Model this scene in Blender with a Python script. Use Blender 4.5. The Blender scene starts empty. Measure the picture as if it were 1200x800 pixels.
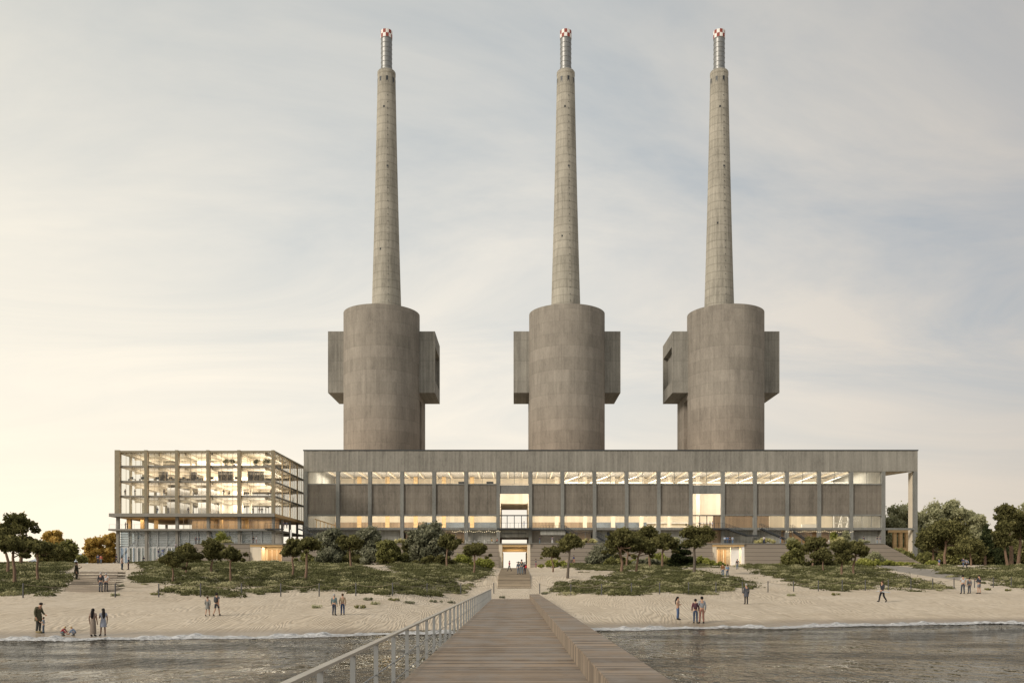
import bpy, bmesh, math, random
import numpy as np
from mathutils import Vector, Matrix
R = math.radians
random.seed(7); RNG = np.random.default_rng(7)
scene = bpy.context.scene
COL = scene.collection
F = 1055.0; VX = 603.0; VY = 677.0; CZ = 3.45      # focal length in pixels, vanishing point, eye height over the sea

# ------------------------------------------------------------------ frame helpers
def X(px, D): return (px - VX) / F * D
def Z(py, D): return CZ + (VY - py) / F * D

# ------------------------------------------------------------------ materials
def mat_new(name):
    m = bpy.data.materials.new(name); m.use_nodes = True
    nt = m.node_tree; nt.nodes.clear()
    out = nt.nodes.new('ShaderNodeOutputMaterial')
    return m, nt, out
def N(nt, t, **kw):
    n = nt.nodes.new(t)
    for k, v in kw.items():
        if k in n.inputs: n.inputs[k].default_value = v
        else: setattr(n, k, v)
    return n
def L(nt, a, b): nt.links.new(a, b)
def ramp(nt, fac, stops, interp='LINEAR'):
    r = nt.nodes.new('ShaderNodeValToRGB'); r.color_ramp.interpolation = interp
    e = r.color_ramp.elements
    while len(e) < len(stops): e.new(0.5)
    for i, (p, c) in enumerate(stops):
        e[i].position = p; e[i].color = (c[0], c[1], c[2], 1) if len(c) == 3 else c
    L(nt, fac, r.inputs[0]); return r.outputs[0]
def math_(nt, op, a, b=None, c=None):
    n = nt.nodes.new('ShaderNodeMath'); n.operation = op
    for i, v in enumerate((a, b, c)):
        if v is None: continue
        if hasattr(v, 'is_linked'): L(nt, v, n.inputs[i])
        else: n.inputs[i].default_value = v
    return n.outputs[0]
def mixc(nt, fac, a, b, mode='MIX'):
    n = nt.nodes.new('ShaderNodeMix'); n.data_type = 'RGBA'; n.blend_type = mode
    for i, v in ((0, fac), (6, a), (7, b)):
        if hasattr(v, 'is_linked'): L(nt, v, n.inputs[i])
        else: n.inputs[i].default_value = v if i == 0 else (v[0], v[1], v[2], 1)
    return n.outputs[2]
def wpos(nt):
    return nt.nodes.new('ShaderNodeNewGeometry').outputs['Position']
def scaled(nt, vec, s):
    m = nt.nodes.new('ShaderNodeMapping'); m.inputs['Scale'].default_value = s
    L(nt, vec, m.inputs[0]); return m.outputs[0]
def noise(nt, vec, scale, detail=4, rough=.55, dist=0):
    n = N(nt, 'ShaderNodeTexNoise', Scale=scale, Detail=detail, Roughness=rough, Distortion=dist)
    L(nt, vec, n.inputs['Vector']); return n.outputs[0]
def pbsdf(nt, out, col, rough=.8, bump=None, bstr=.3, bdist=.05, spec=.3, metal=0):
    b = N(nt, 'ShaderNodeBsdfPrincipled', Roughness=rough, Metallic=metal)
    b.inputs['Specular IOR Level'].default_value = spec
    if hasattr(col, 'is_linked'): L(nt, col, b.inputs['Base Color'])
    else: b.inputs['Base Color'].default_value = (*col, 1)
    if bump is not None:
        bn = N(nt, 'ShaderNodeBump', Strength=bstr, Distance=bdist); L(nt, bump, bn.inputs['Height'])
        L(nt, bn.outputs[0], b.inputs['Normal'])
    L(nt, b.outputs[0], out.inputs[0]); return b
def plain(name, col, rough=.8, var=.12, spec=.3, metal=0, scale=1.5):
    m, nt, out = mat_new(name)
    n = noise(nt, wpos(nt), scale, 5)
    c = mixc(nt, n, tuple(v*(1-var*2) for v in col), tuple(min(1, v*(1+var*2)) for v in col))
    pbsdf(nt, out, c, rough, n, .15, .03, spec, metal); return m
def concrete(name, col, dark=.62, lift=0, board=0, streak=1.0, ox=0, oy=0, warm=None, rings=0, cell=None):
    """cast concrete: vertical streaks, casting lifts every `lift` metres, boards every `board` metres"""
    m, nt, out = mat_new(name); p = wpos(nt)
    a = noise(nt, scaled(nt, p, (1.4, 1.4, .06)), 1.0, 6, .6)          # streaks of run-off
    b = noise(nt, scaled(nt, p, (.08, .08, .08)), 1.0, 4, .6)          # clouds
    c = noise(nt, scaled(nt, p, (3, 3, 1.2)), 1.0, 6, .7); e = noise(nt, scaled(nt, p, (.45, .45, .13)), 1.0, 7, .68, .5)
    f = math_(nt, 'ADD', math_(nt, 'MULTIPLY', a, .5*streak), math_(nt, 'ADD', math_(nt, 'ADD', math_(nt, 'MULTIPLY', b, .3), math_(nt, 'MULTIPLY', e, .35)), math_(nt, 'MULTIPLY', c, .35)))
    f = math_(nt, 'SUBTRACT', f, .25*streak)
    base = ramp(nt, f, [(.34, tuple(v*dark*.84 for v in col)), (.5, col), (.67, tuple(min(1, v*1.28) for v in col))])
    sep = nt.nodes.new('ShaderNodeSeparateXYZ'); L(nt, p, sep.inputs[0])
    hgt = c
    if lift:
        zl = math_(nt, 'DIVIDE', sep.outputs[2], lift)
        fr = math_(nt, 'FRACT', zl); ln = math_(nt, 'LESS_THAN', fr, .045 if not rings else .14)
        lv = nt.nodes.new('ShaderNodeTexWhiteNoise'); lv.noise_dimensions = '1D'
        L(nt, math_(nt, 'FLOOR', zl), lv.inputs['W'])
        base = mixc(nt, 1.0, base, ramp(nt, lv.outputs[0], [(0, (.93, .93, .925)), (1, (1.05, 1.05, 1.05))]), 'MULTIPLY')
        base = mixc(nt, math_(nt, 'MULTIPLY', ln, .22 if not rings else rings), base, tuple(v*.45 for v in col))
    if cell:
        ang = math_(nt, 'ARCTAN2', math_(nt, 'SUBTRACT', sep.outputs[0], ox), math_(nt, 'SUBTRACT', oy, sep.outputs[1]))
        u = math_(nt, 'MULTIPLY', ang, cell)
        w = nt.nodes.new('ShaderNodeTexWhiteNoise'); w.noise_dimensions = '2D'
        cmb = nt.nodes.new('ShaderNodeCombineXYZ')
        L(nt, math_(nt, 'FLOOR', u), cmb.inputs[0]); L(nt, math_(nt, 'FLOOR', math_(nt, 'DIVIDE', sep.outputs[2], lift)), cmb.inputs[1])
        L(nt, cmb.outputs[0], w.inputs['Vector'])
        base = mixc(nt, 1.0, base, ramp(nt, w.outputs[0], [(0, (.93, .93, .93)), (1, (1.06, 1.06, 1.06))]), 'MULTIPLY')
        vl = math_(nt, 'LESS_THAN', math_(nt, 'FRACT', u), .04)
        base = mixc(nt, math_(nt, 'MULTIPLY', vl, .16), base, tuple(v*.4 for v in col))
    if board:
        fx = math_(nt, 'FRACT', math_(nt, 'DIVIDE', sep.outputs[0], board))
        vl = math_(nt, 'LESS_THAN', fx, .14)
        w = nt.nodes.new('ShaderNodeTexWhiteNoise'); w.noise_dimensions = '1D'
        L(nt, math_(nt, 'FLOOR', math_(nt, 'DIVIDE', sep.outputs[0], board)), w.inputs['W'])
        base = mixc(nt, 1.0, base, ramp(nt, w.outputs[0], [(0, (.92, .92, .92)), (1, (1.07, 1.07, 1.07))]), 'MULTIPLY')
        base = mixc(nt, math_(nt, 'MULTIPLY', vl, .3), base, tuple(v*.4 for v in col))
    if warm:
        # warmer, browner tint that grows towards the bottom
        t = math_(nt, 'DIVIDE', math_(nt, 'SUBTRACT', warm[0], sep.outputs[2]), warm[1]); t = math_(nt, 'MULTIPLY', math_(nt, 'MINIMUM', math_(nt, 'MAXIMUM', t, 0), 1), .65)
        base = mixc(nt, t, base, mixc(nt, 1.0, base, (1.1, .9, .76), 'MULTIPLY'))
    pbsdf(nt, out, base, .9, hgt, .35, .08, .2); return m
def wood(name, col, axis=0, board=.14, var=.25, grain=(1, 1, 1), rough=.75, zlines=0):
    """boards laid along the other axis, one tone per board"""
    m, nt, out = mat_new(name); p = wpos(nt)
    sep = nt.nodes.new('ShaderNodeSeparateXYZ'); L(nt, p, sep.inputs[0])
    w = nt.nodes.new('ShaderNodeTexWhiteNoise'); w.noise_dimensions = '1D'
    q = math_(nt, 'DIVIDE', sep.outputs[axis], board)
    L(nt, math_(nt, 'FLOOR', q), w.inputs['W'])
    g = noise(nt, scaled(nt, p, grain), 1, 6, .65)
    b = noise(nt, scaled(nt, p, (.5, .5, .5)), 1, 3)
    f = math_(nt, 'ADD', math_(nt, 'MULTIPLY', w.outputs[0], .5), math_(nt, 'ADD', math_(nt, 'MULTIPLY', g, .5), math_(nt, 'MULTIPLY', b, .25)))
    c = ramp(nt, f, [(.25, tuple(v*(1-var*1.6) for v in col)), (.62, col), (1.0, tuple(min(1, v*(1+var*1.5)) for v in col))])
    if zlines:
        ln = math_(nt, 'LESS_THAN', math_(nt, 'FRACT', q), zlines)
        c = mixc(nt, math_(nt, 'MULTIPLY', ln, .7), c, tuple(v*.25 for v in col))
    if name.startswith('weathered larch'):
        st_ = noise(nt, scaled(nt, p, (.9, .5, 1)), 1, 5, .65); c = mixc(nt, ramp(nt, st_, [(.42, (0, 0, 0)), (.68, (.65, .65, .65))]), c, tuple(sum(col)/3*k for k in (1.45, 1.38, 1.28)))
        sc = noise(nt, scaled(nt, p, (3, 3, 1)), 1, 6, .7); c = mixc(nt, ramp(nt, sc, [(.60, (0, 0, 0)), (.70, (.5, .5, .5))]), c, tuple(v*.4 for v in col))
    pbsdf(nt, out, c, rough, g, .3, .02, .25); return m
def emit(name, col, s):
    m, nt, out = mat_new(name); e = N(nt, 'ShaderNodeEmission', Strength=s); e.inputs[0].default_value = (*col, 1)
    L(nt, e.outputs[0], out.inputs[0]); return m
def glass(name, tint=(1, 1, 1), refl=.16, grey=0):
    m, nt, out = mat_new(name)
    t = N(nt, 'ShaderNodeBsdfTransparent'); t.inputs[0].default_value = (*tint, 1)
    g = N(nt, 'ShaderNodeBsdfGlossy', Roughness=.03)
    ge = nt.nodes.new('ShaderNodeNewGeometry'); dt = nt.nodes.new('ShaderNodeVectorMath'); dt.operation = 'DOT_PRODUCT'
    L(nt, ge.outputs['Normal'], dt.inputs[0]); L(nt, ge.outputs['Incoming'], dt.inputs[1])
    k_ = math_(nt, 'POWER', math_(nt, 'SUBTRACT', 1, math_(nt, 'ABSOLUTE', dt.outputs['Value'])), 5)
    f = math_(nt, 'ADD', refl*.6, math_(nt, 'MULTIPLY', k_, .9))
    mx = N(nt, 'ShaderNodeMixShader'); L(nt, f, mx.inputs[0]); L(nt, t.outputs[0], mx.inputs[1]); L(nt, g.outputs[0], mx.inputs[2])
    L(nt, mx.outputs[0], out.inputs[0]); return m
def leafmat(name, dark, mid, light, trans=.3):
    m, nt, out = mat_new(name)
    a = nt.nodes.new('ShaderNodeAttribute'); a.attribute_name = 'tone'
    c = ramp(nt, a.outputs['Fac'], [(0, dark), (.5, mid), (1, light)])
    d = N(nt, 'ShaderNodeBsdfDiffuse'); t = N(nt, 'ShaderNodeBsdfTranslucent')
    L(nt, c, d.inputs[0]); L(nt, c, t.inputs[0])
    mx = N(nt, 'ShaderNodeMixShader'); mx.inputs[0].default_value = trans
    L(nt, d.outputs[0], mx.inputs[1]); L(nt, t.outputs[0], mx.inputs[2]); L(nt, mx.outputs[0], out.inputs[0]); return m

# ------------------------------------------------------------------ object helpers
def tag(o, label=None, cat=None, group=None, kind=None):
    if label: o['label'] = label
    if cat: o['category'] = cat
    if group: o['group'] = group
    if kind: o['kind'] = kind
    return o
def thing(name, loc, label, cat, group=None, rz=0):
    o = bpy.data.objects.new(name, None); COL.objects.link(o); o.location = loc; o.rotation_euler = (0, 0, rz)
    o.empty_display_size = .3
    return tag(o, label, cat, group)
def origin_of(o):
    v = Vector((0, 0, 0))
    while o is not None: v += Vector(o.location); o = o.parent
    return v
class MB:
    def __init__(s): s.v = []; s.f = []; s.sm = []
    def add(s, vs, fs, smooth=False):
        k = len(s.v); s.v += [tuple(v) for v in vs]; s.f += [tuple(i+k for i in f) for f in fs]; s.sm += [smooth]*len(fs); return s
    def box(s, x0, x1, y0, y1, z0, z1):
        if x0 > x1: x0, x1 = x1, x0
        if y0 > y1: y0, y1 = y1, y0
        if z0 > z1: z0, z1 = z1, z0
        return s.add([(x0,y0,z0),(x1,y0,z0),(x1,y1,z0),(x0,y1,z0),(x0,y0,z1),(x1,y0,z1),(x1,y1,z1),(x0,y1,z1)],
              [(0,3,2,1),(4,5,6,7),(0,1,5,4),(1,2,6,5),(2,3,7,6),(3,0,4,7)])
    def beam(s, a, b, w, h=None):
        """square bar between two points"""
        a, b = Vector(a), Vector(b); d = (b-a).normalized(); h = h or w
        up = Vector((0,0,1)) if abs(d.z) < .95 else Vector((0,1,0))
        u = d.cross(up).normalized()*w/2; v = u.cross(d).normalized()*h/2
        c = [-u-v, u-v, u+v, -u+v]
        return s.add([a+q for q in c]+[b+q for q in c], [(0,3,2,1),(4,5,6,7),(0,1,5,4),(1,2,6,5),(2,3,7,6),(3,0,4,7)])
    def tube(s, pts, rad, n=8, caps=True):
        pts = [Vector(p) for p in pts]; rad = rad if isinstance(rad, (list, tuple)) else [rad]*len(pts)
        rings = []
        for i, p in enumerate(pts):
            d = (pts[min(i+1, len(pts)-1)]-pts[max(i-1, 0)]).normalized()
            up = Vector((0,1,0)) if abs(d.y) < .9 else Vector((1,0,0))
            u = d.cross(up).normalized(); w = u.cross(d)
            rings.append([p+(u*math.cos(2*math.pi*k/n)+w*math.sin(2*math.pi*k/n))*rad[i] for k in range(n)])
        vs = [q for r in rings for q in r]
        fs = [(i*n+k, i*n+(k+1) % n, (i+1)*n+(k+1) % n, (i+1)*n+k) for i in range(len(pts)-1) for k in range(n)]
        s.add(vs, fs, True)
        if caps: s.add(rings[0], [tuple(range(n))]); s.add(rings[-1], [tuple(range(n))[::-1]])
        return s
    def lathe(s, cx, cy, prof, n=64, a0=0, a1=2*math.pi, closed=True, top=True):
        m = n if closed else n+1
        vs = [(cx+r*math.cos(a0+(a1-a0)*k/n), cy+r*math.sin(a0+(a1-a0)*k/n), z) for r, z in prof for k in range(m)]
        fs = [(i*m+k, i*m+(k+1) % m, (i+1)*m+(k+1) % m, (i+1)*m+k) for i in range(len(prof)-1) for k in range(n)]
        s.add(vs, fs, True)
        if top: s.add(vs[-m:], [tuple(range(m))])
        return s
    def build(s, name, mat, parent=None, base=None, bevel=0):
        me = bpy.data.meshes.new(name)
        o0 = origin_of(parent) if parent else Vector(base or (0,0,0))
        me.from_pydata([(v[0]-o0.x, v[1]-o0.y, v[2]-o0.z) for v in s.v], [], s.f); me.update()
        me.polygons.foreach_set('use_smooth', s.sm)
        bm = bmesh.new(); bm.from_mesh(me); bmesh.ops.recalc_face_normals(bm, faces=bm.faces); bm.to_mesh(me); bm.free()
        if mat: me.materials.append(mat)
        o = bpy.data.objects.new(name, me); COL.objects.link(o)
        if parent: o.parent = parent
        else: o.location = o0
        if bevel:
            b = o.modifiers.new('bevel', 'BEVEL'); b.width = bevel; b.segments = 2; b.limit_method = 'ANGLE'
        return o
def np_mesh(name, V, faces_n, mat, tone=None, parent=None, base=(0,0,0), smooth=False):
    """V: (N*k,3) vertices, faces of k verts in order"""
    me = bpy.data.meshes.new(name); nv = len(V); nf = nv//faces_n
    o0 = origin_of(parent) if parent else Vector(base)
    me.vertices.add(nv); me.vertices.foreach_set('co', (V-np.array(o0)).astype(np.float32).ravel())
    me.loops.add(nv); me.loops.foreach_set('vertex_index', np.arange(nv, dtype=np.int32))
    me.polygons.add(nf); me.polygons.foreach_set('loop_start', np.arange(0, nv, faces_n, dtype=np.int32))
    me.polygons.foreach_set('loop_total', np.full(nf, faces_n, dtype=np.int32))
    me.update(calc_edges=True)
    if tone is not None:
        a = me.attributes.new('tone', 'FLOAT', 'FACE'); a.data.foreach_set('value', tone.astype(np.float32))
    me.materials.append(mat)
    o = bpy.data.objects.new(name, me); COL.objects.link(o)
    if parent: o.parent = parent
    else: o.location = o0
    return o

# ------------------------------------------------------------------ camera, world, sun
cd = bpy.data.cameras.new('camera'); cam = bpy.data.objects.new('camera', cd); COL.objects.link(cam)
cam.location = (0, 0, CZ); cam.rotation_euler = (R(90), 0, 0)
cd.sensor_width = 36; cd.lens = F/1200*36; cd.clip_end = 9000; cd.clip_start = .1
cd.shift_x = -(VX-600)/1200; cd.shift_y = (VY-400)/1200
scene.camera = cam
scene.view_settings.view_transform = 'Standard'; scene.view_settings.look = 'None'; scene.view_settings.exposure = 0
SUN_AZ, SUN_EL = -128, 27          # degrees left of the view axis, above the horizon
w = bpy.data.worlds.new('World'); scene.world = w; w.use_nodes = True
nt = w.node_tree; nt.nodes.clear()
out = nt.nodes.new('ShaderNodeOutputWorld'); bg = nt.nodes.new('ShaderNodeBackground'); L(nt, bg.outputs[0], out.inputs[0])
sky = nt.nodes.new('ShaderNodeTexSky'); sky.sky_type = 'NISHITA'; sky.sun_disc = False
sky.sun_elevation = R(SUN_EL); sky.sun_rotation = R(SUN_AZ); sky.dust_density = 3
tc = nt.nodes.new('ShaderNodeTexCoord').outputs['Generated']
sp = nt.nodes.new('ShaderNodeSeparateXYZ'); L(nt, tc, sp.inputs[0])
el = math_(nt, 'MAXIMUM', sp.outputs[2], 0)
veil = ramp(nt, el, [(0, (1.06, .96, .80)), (.06, (1.03, .945, .81)), (.18, (.955, .905, .815)), (.34, (.84, .815, .76)), (.55, (.70, .69, .655)), (1, (.68, .675, .66))])
# left of the view, toward the low sun, the veil is brighter and creamier; to the right greyer
side = math_(nt, 'MINIMUM', math_(nt, 'MAXIMUM', math_(nt, 'ADD', math_(nt, 'MULTIPLY', sp.outputs[0], .95), .5), 0), 1)
tint = ramp(nt, side, [(0, (1.05, 1.03, .98)), (.3, (.985, .975, .955)), (.55, (.93, .925, .92)), (1, (.64, .63, .645))])
veil = mixc(nt, 1, veil, tint, 'MULTIPLY')
# cirrus: noise on the plane of the cloud layer
den = math_(nt, 'ADD', el, .16)
cx = math_(nt, 'DIVIDE', sp.outputs[0], den); cy = math_(nt, 'DIVIDE', sp.outputs[1], den)
cb = nt.nodes.new('ShaderNodeCombineXYZ'); L(nt, cx, cb.inputs[0]); L(nt, cy, cb.inputs[1])
rot = nt.nodes.new('ShaderNodeMapping'); rot.inputs['Rotation'].default_value = (0, 0, R(24)); rot.inputs['Scale'].default_value = (.85, 1.5, 1)
L(nt, cb.outputs[0], rot.inputs[0])
n1 = noise(nt, rot.outputs[0], .95, 9, .62, .9)
rot2 = nt.nodes.new('ShaderNodeMapping'); rot2.inputs['Location'].default_value = (3.1, 7.7, 0); L(nt, cb.outputs[0], rot2.inputs[0])
n2 = noise(nt, rot2.outputs[0], .55, 3, .5)
cl = ramp(nt, math_(nt, 'ADD', math_(nt, 'MULTIPLY', n1, .7), math_(nt, 'MULTIPLY', n2, .3)), [(.36, (0,0,0)), (.64, (1,1,1))])
blue = mixc(nt, .24, mixc(nt, 1, veil, (.74, .84, .94), 'MULTIPLY'), mixc(nt, 1, sky.outputs[0], (.1, .1, .1), 'MULTIPLY'))
cloud = mixc(nt, 1, veil, (1.09, 1.07, 1.04), 'MULTIPLY')
low = math_(nt, 'MINIMUM', math_(nt, 'MULTIPLY', el, 4), 1); clf = math_(nt, 'SUBTRACT', 1, math_(nt, 'MULTIPLY', math_(nt, 'SUBTRACT', 1, cl), math_(nt, 'MULTIPLY', low, math_(nt, 'ADD', .45, math_(nt, 'MULTIPLY', side, .55)))))
c = mixc(nt, clf, blue, cloud)
L(nt, c, bg.inputs[0]); bg.inputs[1].default_value = 1.0
sl = bpy.data.lights.new('sun', 'SUN'); sun = bpy.data.objects.new('sun', sl); COL.objects.link(sun)
sl.energy = 2.5; sl.angle = R(14); sl.color = (1, .89, .76)
d = Vector((math.sin(R(SUN_AZ))*math.cos(R(SUN_EL)), math.cos(R(SUN_AZ))*math.cos(R(SUN_EL)), math.sin(R(SUN_EL))))
sun.rotation_euler = d.to_track_quat('Z', 'Y').to_euler(); sun.location = (-40, 0, 60)

# ------------------------------------------------------------------ terrain
def shore(x): return 58.5 + 12*np.tanh(x/34) + .5*np.sin(x*.21+1) + .25*np.sin(x*.63)
PS = [-400, -60, -20, 0, 2, 5, 12, 22, 32, 42, 52, 67, 92, 117, 142, 170, 6000]
PZ = [-9, -4, -1.2, 0, .13, .36, .9, 1.5, 2.05, 2.7, 3.4, 4.2, 5.3, 6.0, 6.5, 7.0, 7.0]
CD = [0, 40, 58, 62, 75, 90, 95, 107.6, 108, 115, 205, 215, 6000]
CH = [-4, -2, -.3, .15, .7, 1.08, 1.14, 2.2, 2.25, 3.7, 5.7, 5.8, 5.8]
def bumps(x, y):
    return (np.sin(x*.31+1.3)*np.sin(y*.27+.4) + .6*np.sin(x*.73+y*.41) + .35*np.sin(x*1.4-y*1.1+2) + .8*np.sin(x*.12+y*.09+.7))
# planted patches, outlined as seen from the end of the pier
PATCH = {
 'a': [(-160,655),(76,659),(80,668),(73,680),(66,689),(40,697),(-160,699)],
 'b': [(158,657),(205,659),(290,657),(350,655),(402,658),(418,662),(440,669),(470,673),(520,677),(548,688),(547,693),(520,697),(470,696),(400,692),(335,691),(300,696),(240,698),(195,695),(195,690),(232,684),(205,683),(160,681),(165,673),(178,667)],
 'c': [(455,659),(500,661),(560,662),(569,671),(566,680),(520,682),(490,679),(472,670)],
 'd': [(648,685),(700,679),(742,671),(800,668),(855,677),(886,683),(880,688),(850,690),(838,695),(780,694),(700,697),(660,694)],
 'e': [(660,657),(700,658),(795,659),(845,663),(790,664),(780,669),(690,668),(672,664)],
 'f': [(873,662),(905,658),(1000,660),(1030,668),(1060,678),(1112,688),(1100,692),(1040,688),(1021,685),(1021,690),(980,691),(935,686),(915,676),(890,669)],
 'g': [(1045,657),(1090,662),(1130,668),(1180,664),(1380,660),(1380,700),(1230,696),(1180,686),(1150,679),(1100,668)],
}
HOLES = [[(250,688),(300,687),(330,690),(250,692)], [(700,681),(760,676),(770,679),(705,684)], [(200,676),(260,673),(270,675),(205,680)]]
def inpoly(px, py, poly):
    ins = np.zeros(px.shape, bool); n = len(poly)
    for i in range(n):
        x1, y1 = poly[i]; x2, y2 = poly[(i+1) % n]
        c = ((y1 > py) != (y2 > py)) & (px < (x2-x1)*(py-y1)/((y2-y1) or 1e-9)+x1)
        ins ^= c
    return ins
def base_h(x, y):
    s = y-shore(x); h = np.interp(s, PS, PZ)
    amp = np.clip((s-6)/40, 0, 1)*np.clip((205-y)/30, 0, 1)
    h = h+bumps(x, y)*.1*amp
    c = np.interp(y, CD, CH); k = np.clip((np.abs(x)-3.6)/9, 0, 1); k = k*k*(3-2*k)
    k = np.where(y > 205, np.clip((np.abs(x)-3.6)/3, 0, 1), k)
    return c*(1-k)+h*k
def veg_mask(x, y):
    z = base_h(x, y); px = VX+F*x/y; py = VY-(z-CZ)*F/y
    jx = px+6*np.sin(x*1.3+y*.5)+7*np.sin(x*3.1-y*1.7); jy = py+1.5*np.sin(x*.9+y*.35)+1.4*np.sin(x*2.7+y*.9)+.9*np.sin(x*6.1+y*3.3)
    m = np.zeros(np.shape(x), bool)
    for p in PATCH.values(): m |= inpoly(jx, jy, p)
    for p in HOLES: m &= ~inpoly(jx, jy, p)
    m &= (y > 68) & (y < 204) & (np.abs(x) > 3.4)
    return m
def H(x, y):
    x = np.asarray(x, float); y = np.asarray(y, float)
    return base_h(x, y)
def hz(x, y): return float(H(x, y))
def at(px, py, d0=44, d1=204):
    """the point of the ground seen at a pixel"""
    D = np.linspace(d0, d1, 1600); zr = CZ+(VY-py)/F*D; zt = H((px-VX)/F*D, D)
    k = np.argmax(zr <= zt)
    if zr[k] > zt[k]: k = int(np.argmin(zr-zt))
    d = D[k]; x = (px-VX)/F*d
    return x, float(d), hz(x, d)

def stretch(a, b, step, far, n):
    c = np.arange(a, b+step/2, step); t = np.linspace(0, 1, n+1)[1:]**3
    return np.concatenate([(a-t*(far))[::-1], c, b+t*far])
xs = stretch(-95, 135, .55, 4000, 22)
ys = np.concatenate([np.linspace(-60, 44, 8), np.arange(45, 130, .45), np.arange(130, 216, .8), 216+np.linspace(0, 1, 30)[1:]**3*5500])
GX, GY = np.meshgrid(xs, ys); GZ = H(GX, GY)
VM = veg_mask(GX, GY).astype(float)
PATHP = [(1020,661),(1045,662),(1075,665),(1110,669),(1136,677),(1128,680),(1095,676),(1050,669)]
gpx = VX+F*GX/np.maximum(GY, 1); gpy = VY-(GZ-CZ)*F/np.maximum(GY, 1)
PMk = (inpoly(gpx, gpy, PATHP) & (GY > 60)).astype(float)
me = bpy.data.meshes.new('ground'); nr, nc = GX.shape
me.vertices.add(nr*nc); me.vertices.foreach_set('co', np.stack([GX, GY, GZ], -1).astype(np.float32).ravel())
idx = np.arange(nr*nc).reshape(nr, nc)
q = np.stack([idx[:-1,:-1], idx[:-1,1:], idx[1:,1:], idx[1:,:-1]], -1).reshape(-1, 4)
me.loops.add(q.size); me.loops.foreach_set('vertex_index', q.ravel().astype(np.int32))
me.polygons.add(len(q)); me.polygons.foreach_set('loop_start', np.arange(0, q.size, 4, dtype=np.int32)); me.polygons.foreach_set('loop_total', np.full(len(q), 4, dtype=np.int32))
me.update(calc_edges=True); me.polygons.foreach_set('use_smooth', np.ones(len(q), bool))
for nm, arr in (('veg', VM), ('pathway', PMk), ('sea', GY-shore(GX))):
    a = me.attributes.new(nm, 'FLOAT', 'POINT'); a.data.foreach_set('value', arr.astype(np.float32).ravel())
ground = bpy.data.objects.new('sand_ground', me); COL.objects.link(ground); tag(ground, kind='structure')
m, nt, out = mat_new('dune sand'); p = wpos(nt)
def attr(nm):
    a = nt.nodes.new('ShaderNodeAttribute'); a.attribute_name = nm; return a.outputs['Fac']
big = noise(nt, p, .12, 5, .6); mid = noise(nt, p, 1.1, 5, .6); fine = noise(nt, p, 14, 3, .6)
warp = N(nt, 'ShaderNodeTexNoise', Scale=.45, Detail=3)
L(nt, p, warp.inputs['Vector'])
pa = scaled(nt, p, (1, .13, 0)); warp = N(nt, 'ShaderNodeTexNoise', Scale=.55, Detail=2); L(nt, pa, warp.inputs['Vector'])
wv = nt.nodes.new('ShaderNodeVectorMath'); wv.operation = 'MULTIPLY_ADD'; L(nt, warp.outputs[1], wv.inputs[0]); wv.inputs[1].default_value = (2.2, 2.2, 0); L(nt, pa, wv.inputs[2])
mp = nt.nodes.new('ShaderNodeMapping'); mp.inputs['Rotation'].default_value = (0, 0, R(-38)); L(nt, wv.outputs[0], mp.inputs[0])
wa = N(nt, 'ShaderNodeTexWave', Scale=1.55, Distortion=7, Detail=2.5); wa.inputs['Detail Scale'].default_value = .9; L(nt, mp.outputs[0], wa.inputs['Vector'])
mp2 = nt.nodes.new('ShaderNodeMapping'); mp2.inputs['Rotation'].default_value = (0, 0, R(42)); mp2.inputs['Location'].default_value = (3.3, 1.7, 0); L(nt, wv.outputs[0], mp2.inputs[0])
wb = N(nt, 'ShaderNodeTexWave', Scale=1.4, Distortion=7, Detail=2.5); wb.inputs['Detail Scale'].default_value = .9; L(nt, mp2.outputs[0], wb.inputs['Vector'])
pick = ramp(nt, noise(nt, scaled(nt, p, (.12, .05, 0)), 1, 3, .6), [(.42, (0, 0, 0)), (.58, (1, 1, 1))]); wmix = mixc(nt, pick, wa.outputs[0], wb.outputs[0])
sand = ramp(nt, math_(nt, 'ADD', math_(nt, 'MULTIPLY', big, .5), math_(nt, 'MULTIPLY', mid, .5)), [(.3, (.48, .40, .30)), (.5, (.58, .50, .39)), (.7, (.68, .60, .49))])
sand = mixc(nt, 1, sand, ramp(nt, wmix, [(0, (.74, .725, .70)), (.45, (1, 1, 1)), (1, (1.05, 1.045, 1.03))]), 'MULTIPLY')
sand = mixc(nt, math_(nt, 'MULTIPLY', fine, .3), sand, (.33, .26, .18))
se = attr('sea')
wet = ramp(nt, math_(nt, 'ADD', math_(nt, 'DIVIDE', se, 10), math_(nt, 'MULTIPLY', mid, .08)), [(.22, (1,1,1)), (.50, (0,0,0))])
sand = mixc(nt, math_(nt, 'MULTIPLY', wet, .8), sand, (.20, .150, .098))
vf = ramp(nt, attr('veg'), [(.2, (0,0,0)), (.9, (1,1,1))])
soil = ramp(nt, mid, [(.3, (.09, .085, .042)), (.55, (.17, .155, .085)), (.75, (.34, .29, .19))])
col = mixc(nt, math_(nt, 'MULTIPLY', vf, .85), sand, soil)
grv = ramp(nt, mid, [(.3, (.22, .20, .17)), (.7, (.33, .30, .26))])
col = mixc(nt, ramp(nt, attr('pathway'), [(.2, (0,0,0)), (.8, (1,1,1))]), col, grv)
hgt = math_(nt, 'ADD', math_(nt, 'MULTIPLY', wmix, .45), math_(nt, 'MULTIPLY', mid, .9))
b = pbsdf(nt, out, col, .9, hgt, .75, .085, .15)
L(nt, math_(nt, 'SUBTRACT', .9, math_(nt, 'MULTIPLY', wet, .55)), b.inputs['Roughness'])
dry = math_(nt, 'SUBTRACT', 1, wet)
for n_ in nt.nodes:
    if n_.type == 'BUMP': L(nt, math_(nt, 'MULTIPLY', dry, .8), n_.inputs['Strength'])
me.materials.append(m)

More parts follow.
